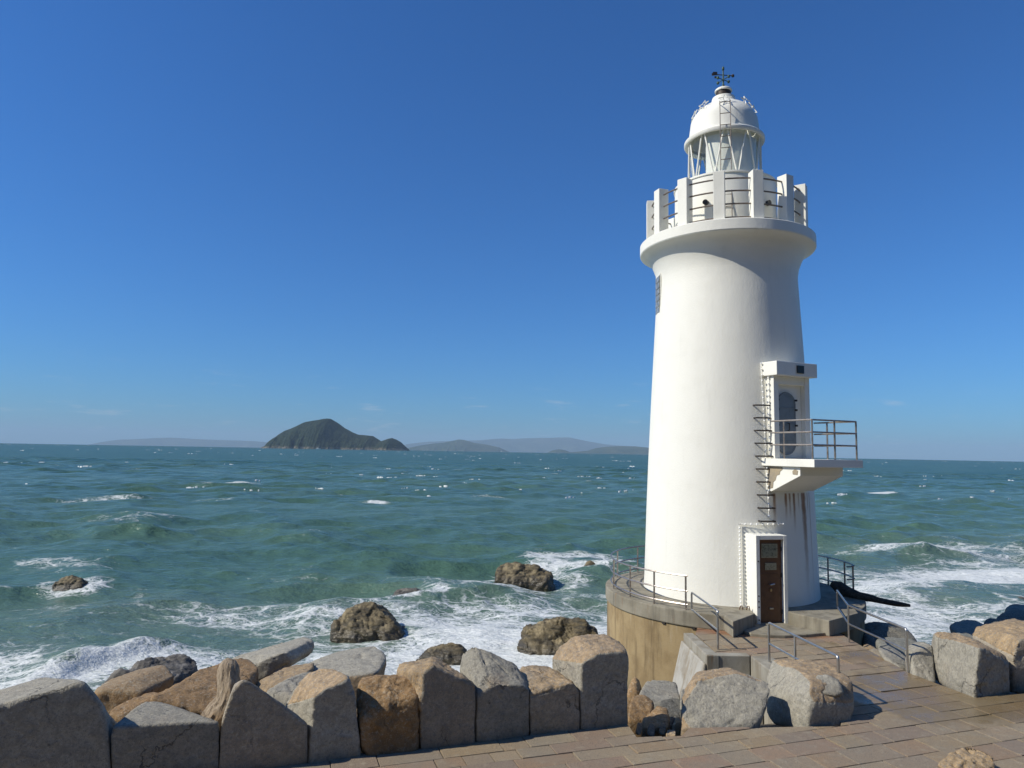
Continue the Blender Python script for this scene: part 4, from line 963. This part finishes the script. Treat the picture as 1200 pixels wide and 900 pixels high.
# the pair of blocks in front of the stair
free_stone('boulder', 'grey cut boulder with an orange left flank sitting in front of the stair', [(799, 846, .12), (797.5, 830, .25), (800, 821, .4), (816, 799, .55), (838, 793, .62), (865, 788, .68), (887, 794, .62), (904, 802, .5), (903, 815, .35), (884, 849, .05), (855, 853, 0), (836, 853, 0), (812, 855, 0)], a2(850, 853)[1] + .05, .7, 'granite', 2.2, None, (.1, 1), .75, cat='boulder', nat=lambda n: 1. if n[0] < -.62 or n[2] > .93 else 0., nat_amp=.03, seed=21, res=6, p=70, edge=.05)
kB = a2(975, 852)[1] + .02
free_stone('boulder', 'squat block with a tan rounded top and a pale patch at the ramp edge', [(925, 851, .35), (946, 852, 0), (1001, 852, .30), (1003, 820, .36), (948, 818.5, .05), (1000, 799, .55), (986, 781, 1.0), (932, 783, .95), (914, 780.5, 1.35), (905, 810, 1.05), (906, 848, .95), (950, 800, .30)], kB, .55, 'granite', 2.3, None, (.05, 1), .9, cat='boulder', nat=lambda n: 1. if n[2] > .25 and n[1] < .3 and n[0] > -.5 else 0., nat_amp=.02, seed=22, res=6, p=70, edge=.04)
bpy.context.view_layer.update(); _dg = bpy.context.evaluated_depsgraph_get(); _r = Vector(ray(971, 803)).normalized()
_hit = scene.ray_cast(_dg, Vector((0, 0, EYE)), _r); kc, kn = np.array(_hit[1]), np.array([.0, -.55, .83]); ka = np.array([1, 0, 0]); kb2 = np.cross(kn, ka)
stone('stone_flake', [kc + ka * x + kb2 * y + kn * z for x, y in ((-.19, -.15), (-.21, .05), (-.1, .2), (.08, .21), (.2, .1), (.2, -.12), (.05, -.19)) for z in (-.07, .012)], M['granite'], 'flat pale grey stone flake stuck on the tan topped block by the ramp', 'rock', None, p=60, res=4, amp=.006, edge=.02, seed=77)
# rubble behind the row, left side
G = 'loose rocks of the rubble slope'
free_stone('rock', 'jagged grey reef rock behind the left blocks at the edge of the foam', [(105, 812), (107, 795, .2), (116, 786, .5), (140, 778, .9), (160, 775, 1.1), (186, 781, 1.0), (195, 797, .5), (196, 806, .2), (180, 822), (125, 828)], 13.6, 1.4, 'searock_grey', .4, G, res=6, amp=.04, ridged=.07, freq=2.6, edge=.08, p=30, facets=60, cut=(.76, .99), seed=31)
free_stone('rock', 'brown faced slab with a pale flat top in front of the jagged grey rock', [(111, 809), (123, 832), (165, 826), (166, 812), (155, 799, .25), (140, 796, .6), (120, 800, .6), (112, 806, .3)], 11.7, .9, 'sandstone', 1.2, G, nat=lambda n: .0 if n[2] > .5 else .6, p=90, seed=32)
free_stone('rock', 'small orange stone wedged between two grey blocks on the left', [(122, 836), (135, 827, .3), (150, 826.5, .4), (163, 828, .3), (150, 846), (130, 854)], 10.4, .7, 'sandstone', 1.6, G, nat=lambda n: .8, p=40, seed=33)
free_stone('rock', 'broad cracked orange slab sloping up behind the driftwood stump', [(176, 818), (184, 812, .4), (205, 800, .8), (228, 787, 1.3), (248, 782, 1.6), (268, 783, 1.6), (280, 800, 1.0), (262, 838, .05), (233, 838), (200, 832)], 10.9, .8, 'sandstone', 1.2, G, nat=lambda n: .7, nat_amp=.02, p=90, res=6, seed=34)
free_stone('rock', 'long pale grey slab reaching out over the surf behind the driftwood', [(254, 783, .7), (270, 773, .8), (287, 767, .85), (305, 761, .9), (322, 756, .9), (340, 758.5, .7), (347, 764, .4), (285, 784, .05), (305, 775), (322, 768), (334, 764, .05), (345, 774, .1), (338, 783, .1), (318, 792), (297, 801), (272, 803)], 13.2, .9, 'granite', None, G, nback=(.3, .9), nat=lambda n: 0, p=90, res=6, edge=.06, seed=35)
free_stone('rock', 'thin tan slab lying just below the long pale slab', [(298, 801, .3), (315, 791, .6), (333, 785.5, .7), (350, 784.5, .6), (352, 793, .1), (335, 803), (311, 810)], 12.0, .6, 'granite_warm', 1.0, G, nat=lambda n: .8, p=80, seed=36)
free_stone('rock', 'small light grey slab tucked behind the block with the orange shoulder', [(311, 809, .2), (336, 798, .5), (348, 800, .5), (346, 815), (331, 826)], 11.0, .7, 'granite', 1.2, G, p=90, seed=37)
free_stone('rock', 'flat grey slab with an orange end behind the narrow sandstone block', [(335, 790, .3), (345, 783, .7), (365, 774, 1.1), (395, 768, 1.3), (428, 763.5, 1.3), (438, 773, .8), (444, 781, .3), (443, 788), (415, 802), (380, 806), (340, 800)], 12.4, .7, 'granite', 1.0, G, nat=lambda n: .0 if n[2] > .5 else .7, p=90, res=6, amp=.01, seed=38)
free_stone('rock', 'rounded brown stone at the foot of the ochre plinth wall', [(728, 832), (735, 806), (742, 802), (749, 808), (753, 820), (752, 829), (740, 836)], 13.6, .8, 'sandstone', .9, G, nat=lambda n: .5, p=9, seed=41)
free_stone('rock', 'grey slab with a white seam at the foot of the plinth wall', [(748, 812, .2), (760, 809.5, .6), (782, 808, .8), (797, 813, .6), (801, 830), (785, 838), (765, 838), (752, 828)], 13.3, .8, 'granite', .7, G, p=80, seed=42)
free_stone('rock', 'orange angular stone beside the tallest block', [(735, 842), (737, 828, .3), (757, 827, .5), (765, 834, .3), (758, 846), (742, 850)], 12.1, .6, 'sandstone', .9, G, nat=lambda n: .9, p=60, seed=43)
free_stone('rock', 'flat tan stone in the gap in front of the plinth', [(750, 853), (765, 843, .5), (778, 838.5, .6), (785, 845, .4), (784, 852), (768, 858)], 11.6, .6, 'sandstone', 1.0, G, nat=lambda n: .7, p=40, seed=44)
free_stone('rock', 'fist sized brown stone next to the grey cut boulder', [(787, 853), (789, 847, .1), (794, 845, .2), (800, 850), (797, 857)], 11.7, .3, 'sandstone', 1.3, G, nat=lambda n: .5, p=10, res=4, seed=45)
free_stone('rock', 'smallest pebble lying in the shadow by the paving edge', [(779, 859), (782, 855, .1), (788, 855.5, .1), (793, 859), (786, 862)], 11.0, .2, 'granite_warm', 1.6, G, nat=lambda n: .5, p=10, res=4, seed=46)
free_stone('rock', 'dark broken stone in the gap below the grey slab', [(770, 838), (790, 834, .3), (803, 838, .2), (804, 852), (785, 852)], 12.6, .8, 'darkrock', .6, G, p=12, seed=47)
free_stone('rock', 'pale rough stone under the grey slab beside the peeling cheek', [(796, 822), (806, 815, .4), (815, 822, .3), (812, 846), (800, 848)], 13.0, .8, 'granite', .6, G, p=14, seed=48)
gr_ = random.Random(4)
for k, (x, y, Yk, w) in enumerate(((744, 838, 13.0, 6), (757, 848, 12.2, 7), (768, 833, 13.2, 6), (776, 856, 11.3, 5), (790, 842, 12.6, 6), (763, 858, 11.2, 5), (748, 857, 11.3, 5), (803, 838, 12.6, 7), (783, 849, 11.9, 5), (741, 822, 13.9, 6))):
    free_stone('rock', 'small broken stone in the dark gap between the tallest block and the plinth', [(x - w, y + 3, gr_.random() * .1), (x - w * .6, y - 3 - gr_.random() * 2, .2), (x + w * .4, y - 4, .25), (x + w, y - 1, .15), (x + w * .7, y + 5), (x - w * .3, y + 6)], Yk, .22 + .1 * gr_.random(), gr_.choice(('granite', 'sandstone', 'darkrock', 'granite_warm')), None, 'small broken stones in the gap by the plinth', p=60, res=3, amp=.01, seed=80 + k, nat=lambda n: .5)
# right side
RG = 'cut boulders along the edge of the walk'
free_stone('boulder', 'large pale block with a tan top edge on the right of the wet paving', [(1140.5, 818, 0), (1148, 757.5, .05), (1153, 755, .35), (1135, 746.5, .95), (1105, 743.5, 1.5), (1096, 745, 1.55), (1092, 797, 1.5), (1184, 774, .35), (1184, 813, .32)], a2(1140, 818)[1], .5, 'granite', 2.3, RG, (.3, 1), .9, nat=lambda n: 1. if n[2] > .6 else 0., p=30, res=6, edge=.045, seed=51)
free_stone('boulder', 'orange topped block cut by the right edge of the view', [(1186, 813, 0), (1187, 769, .05), (1194, 748, .15), (1225, 745, .3), (1226, 812, .3), (1155, 752.5, 1.1), (1164, 741, 1.5), (1200, 732.5, 1.8), (1224, 732, 1.9)], a2(1187, 813)[1] + .3, .6, 'granite_warm', 2.3, RG, (.1, 1), .9, nat=lambda n: 1. if n[2] > .3 else .1, p=90, res=6, seed=52)
free_stone('rock', 'narrow grey stone between the bent handrail and the large pale block', [(1068, 767, .3), (1084, 758, .5), (1093, 755.5, .6), (1096, 797, 0), (1090, 797), (1069, 789, .1)], a2(1085, 795)[1] + .1, .6, 'granite', 2.0, G, p=90, seed=53)
free_stone('rock', 'flat whitish slab at the foot of the bent handrail', [(1035, 769, .3), (1048, 763.5, .7), (1064, 772, .5), (1067, 788, 0), (1052, 780)], a2(1060, 785)[1] + .35, .7, 'granite', 1.8, G, p=90, seed=54)
free_stone('rock', 'dark wet slab in the shadow of the plinth on the seaward side', [(1013, 742, .2), (1028, 736.5, .5), (1058, 740, .5), (1075, 743, .4), (1076, 754), (1056, 758), (1014, 757)], 17.6, 1.1, 'darkrock', .6, G, p=14, ridged=.04, seed=55)
free_stone('rock', 'low mossy stone under the dark wet slab', [(1030, 764), (1045, 756, .4), (1075, 753, .5), (1090, 757, .4), (1092, 768), (1060, 772)], 15.8, .9, 'greygreen', .7, G, p=12, seed=56)
for k, (x, y, w, Yk, lb, mt) in enumerate(((1022, 762, 9, 15.6, 'small tan cobble beside the ramp edge, nearest the plinth', 'sandstone'), (1040, 761, 8, 15.9, 'small dark cobble between the ramp and the dark wet slab', 'darkrock'), (1030, 768, 8, 15.0, 'small tan cobble beside the whitish slab', 'granite_warm'))):
    free_stone('rock', lb, [(x - w, y + 4), (x - w * .5, y - 3, .2), (x + w * .6, y - 4, .2), (x + w, y + 3), (x, y + 8)], Yk, .5, mt, 1.2, G, p=14, res=4, seed=60 + k, nat=lambda n: .4)
free_stone('rock', 'grey green stone with a shaded right side behind the large pale block', [(1123, 745), (1133, 737, .5), (1147, 731.8, .9), (1158, 732.5, .9), (1164, 738, .6), (1160, 752), (1140, 760)], 17.5, 1.0, 'greygreen', 1.0, G, p=14, seed=57)
free_stone('rock', 'dark wet stone in the row of rocks on the right shore', [(1164, 742), (1168, 732, .4), (1176, 727.5, .6), (1184, 730, .5), (1188, 745), (1175, 752)], 18.3, .9, 'darkrock', .7, G, p=10, seed=58)
free_stone('rock', 'black rounded stone on the right shore behind the orange topped block', [(1178, 740), (1182, 727, .4), (1190, 721.5, .7), (1215, 719, .9), (1222, 740), (1195, 748)], 18.8, 1.0, 'darkrock', .7, G, p=10, seed=59)
free_stone('rock', 'pale green stone at the right edge nearest the surf', [(1190, 724), (1193, 716, .4), (1202, 713.5, .6), (1220, 713, .6), (1224, 728), (1200, 730)], 20.5, 1.0, 'greygreen', .3, G, p=10, seed=64)
free_stone('boulder', 'pale tan rock with an orange chip at the very bottom of the walk', [(1112, 908, 0), (1122, 899, .08), (1134, 891, .16), (1150, 886, .22), (1164, 886.5, .22), (1168, 890, .15), (1160, 906, 0), (1156, 934, -.05), (1112, 934, -.05)], a2(1138, 915)[1], .35, 'granite_warm', 2.38, None, (.1, 1), .9, nat=lambda n: .55, amp=.025, nat_amp=.06, p=40, res=6, edge=.08, seed=65)

# rocks standing in the water
LAB = {'s1': 'brown rock awash with foam on the left of the bay', 's2': 'dark brown pyramid rock, largest of the rocks in the surf', 's3': 'low flat rock just breaking the water behind the pyramid rock',
       's4': 'long brown humped rock farthest out in the bay', 's5': 'craggy brown rock close behind the row of blocks, left of the plinth', 's6': 'tiny dark rock splashed by foam beside the plinth railing', 's7': 'brown ledge barely covered by the wash behind the row of blocks',
       's8': 'small dark rock in the white water right of the timber', 's9': 'half drowned grey rock at the right edge of the view'}
PIX = {'s1': [(56, 692), (62, 684), (75, 676), (88, 674), (96, 681), (97, 690)],
       's2': [(381, 743), (390, 728), (404, 714), (420, 705), (436, 703), (447, 707), (457, 720), (468, 735), (478, 742), (440, 748), (400, 748)],
       's3': [(453, 702), (462, 692), (476, 687), (490, 689), (500, 695), (502, 702)],
       's4': [(577, 683), (578, 669), (586, 662.5), (606, 660), (622, 661), (632, 667), (644, 671), (652, 676), (653, 683)],
       's5': [(607, 766), (609, 745), (616, 734), (632, 731), (650, 726), (663, 720.5), (674, 723), (690, 730), (706, 741), (708, 752), (690, 764), (640, 770)],
       's6': [(683, 667), (687, 658), (694, 655), (700, 663), (699, 668)], 's7': [(486, 772), (498, 761), (520, 754), (540, 755), (548, 765), (545, 776)],
       's8': [(1060, 691), (1064, 686), (1072, 684), (1084, 687), (1091, 690)], 's9': [(1188, 706), (1192, 700), (1200, 698), (1212, 700), (1216, 707)]}
for nm, pix in PIX.items():
    p0, wd_, _ = SEA_ROCKS[nm]; yt = min(q[1] for q in pix); yb = max(q[1] for q in pix)
    pts = []
    for q in pix:
        f_ = (yb - q[1]) / (yb - yt); a = atY(q[0], q[1], p0[1] + wd_ * .30 * f_); pts.append(a)
        pts.append(np.array([p0[0] + (a[0] - p0[0]) * 1.06, a[1] + .0, -.5]) if f_ < .35 else a)
        pts.append(np.array([p0[0] + (a[0] - p0[0]) * .9, p0[1] + wd_ * .62, a[2] * .7 - (.5 if f_ < .35 else 0)]))
    stone('rock', pts, M['searock' if nm not in ('s3', 's9') else 'searock_grey'], LAB[nm], 'rock', 'rocks standing in the surf', p=34, facets=60, cut=(.84, .995), res=6 if wd_ > 2 else 5, amp=.045 * min(1, wd_ / 2), ridged=.11 * min(1, wd_ / 3) * (.5 if nm in ('s7',) else 1), freq=1.9 * min(2.2, 3 / wd_ + .3), edge=.08, seed=ord(nm[1]) + 5)

# driftwood stump
A, B_ = atY(253, 842, 9.75), atY(276, 772, 10.0)
pts = [A + (B_ - A) * s + np.array([.06 * math.sin(s * 5), 0, 0]) for s in np.linspace(-.06, 1.0, 22)]
rr = [.15 + .02 * math.sin(k * 1.1) for k in range(22)]
for k in range(22): rr[k] = np.interp(k / 21, [0, .15, .35, .6, .8, .92, 1], [.19, .19, .145, .135, .13, .11, .05])
q = MB(); q.tube(pts, rr, 40); vv = np.array(q.v); cc = np.repeat(np.array(pts), 40, 0)
rad_ = vv - cc; ax_ = (B_ - A) / np.linalg.norm(B_ - A)
ang = np.tile(np.arange(40) / 40 * 2 * PI, 22); along = (vv - A) @ ax_
gr = fbm(np.stack([np.cos(ang + along * .8) * 2.6, np.sin(ang + along * .8) * 2.6, along * 1.1], -1), 5, .6, True)
vv = cc + rad_ * (1 + .24 * (gr - .25) + .12 * np.cos(2 * ang + along * 2))[:, None]
q.v = [tuple(x) for x in vv]
tag(q.build('driftwood_stump', M['driftwood'], None, A, smooth=True, angle=60), 'twisted weathered driftwood trunk standing upright among the left boulders', 'driftwood')

# far boats below the island and before the hills
def boat(px, py, Y, L, label):
    p_ = atY(px, py, Y); p_[2] = -Y * Y / (2 * REARTH)
    g = empty('boat', p_, label, 'boat', 'boats far out on the bay')
    q = MB(); h = L * .14; w_ = L * .13
    V_ = [p_ + np.array(a) for a in ((-L / 2, -w_, h), (L * .3, -w_, h), (L / 2, 0, h * 1.25), (L * .3, w_, h), (-L / 2, w_, h), (-L * .45, -w_ * .7, -.5), (L * .28, -w_ * .7, -.5), (L * .42, 0, -.5), (L * .28, w_ * .7, -.5), (-L * .45, w_ * .7, -.5))]
    q.add(V_, [(0, 1, 2, 3, 4), (5, 9, 8, 7, 6)] + [(i, 5 + i, 5 + (i + 1) % 5, (i + 1) % 5) for i in range(5)]); q.build('hull', M['white'], g)
    q = MB(); q.box(p_ + [-L * .12, 0, h + L * .07], (L * .35, w_ * 1.3, L * .14)); q.build('cabin', M['white'], g, bevel=L * .01)
    q = MB(); q.tube([p_ + [-L * .05, 0, h + L * .1], p_ + [-L * .05, 0, h + L * .42]], L * .012, 6); q.build('mast', M['white'], g)
boat(373, 524.5, 3350, 24, 'small white boat below the wooded island')
boat(588, 528.5, 5200, 28, 'tiny white boat in front of the pale far hills')

# wooded slope that rises behind the walk
xs = np.linspace(-120, 130, 130); ys = np.linspace(-6, -160, 90); tx, ty = np.meshgrid(xs, ys)
dd = -6 - ty
tz = 2.0 + dd * .75 - .0016 * dd ** 2 + 3.0 * fbm(np.stack([tx * .09, ty * .09, tx * 0], -1), 5, .6) * smooth(0, 6, dd) + 1.2 * smooth(0, 3, dd)
me = grid_mesh('hillside', np.stack([tx, ty, tz], -1)[:, ::-1])
tag(mesh_obj('hillside', me, mat_plain('hillside_scrub', (.05, .065, .025), .9, 0, .8, 1.5, .5, (.02, .03, .012))), kind='structure')

# white crests of the open water: low foam ridges riding on the chop
def seaz(x, y): return -(x * x + y * y) / (2 * REARTH)
wr2 = np.random.default_rng(11); q = MB()
for k in range(330):
    Y = math.exp(wr2.uniform(math.log(95), math.log(3000))); X = wr2.uniform(-.80, .80) * Y
    if fbm(np.array([[X / Y * 3.0, math.log(Y) * 2.2, 1.0]]), 3)[0] < -.10: continue
    sc = (Y / 250) ** .5; a = wr2.normal(.12, .3); run = wr2.uniform(.5, 2.6) * sc
    for m_ in range(int(wr2.integers(2, 7))):
        s0 = wr2.normal(0, .55) * run; x0, y0 = X + math.cos(a) * s0, Y + math.sin(a) * s0 + wr2.normal(0, .35) * sc
        L = wr2.uniform(.12, .55) * sc; h = wr2.uniform(.05, .15) * sc; wd = L * wr2.uniform(.25, .5); z0 = seaz(x0, y0) + wr2.uniform(.0, .22); V_ = []
        for i in range(6):
            s = i / 5 * 2 - 1; e = (1 - s * s) ** .7 * wr2.uniform(.5, 1.0) + .01
            x = x0 + math.cos(a) * s * L; y = y0 + math.sin(a) * s * L
            V_ += [(x, y - wd * e, z0 - .25), (x, y - wd * e * .4, z0 + h * e * .7), (x, y, z0 + h * e), (x, y + wd * e, z0 - .25)]
        q.add(V_, [(i * 4 + j, i * 4 + j + 1, i * 4 + j + 5, i * 4 + j + 4) for i in range(5) for j in range(3)])
t = NT('foam'); M['foam'] = t.done((.72, .75, .74), .8)
tag(q.build('whitecaps', M['foam'], None, smooth=True, angle=80), kind='stuff')
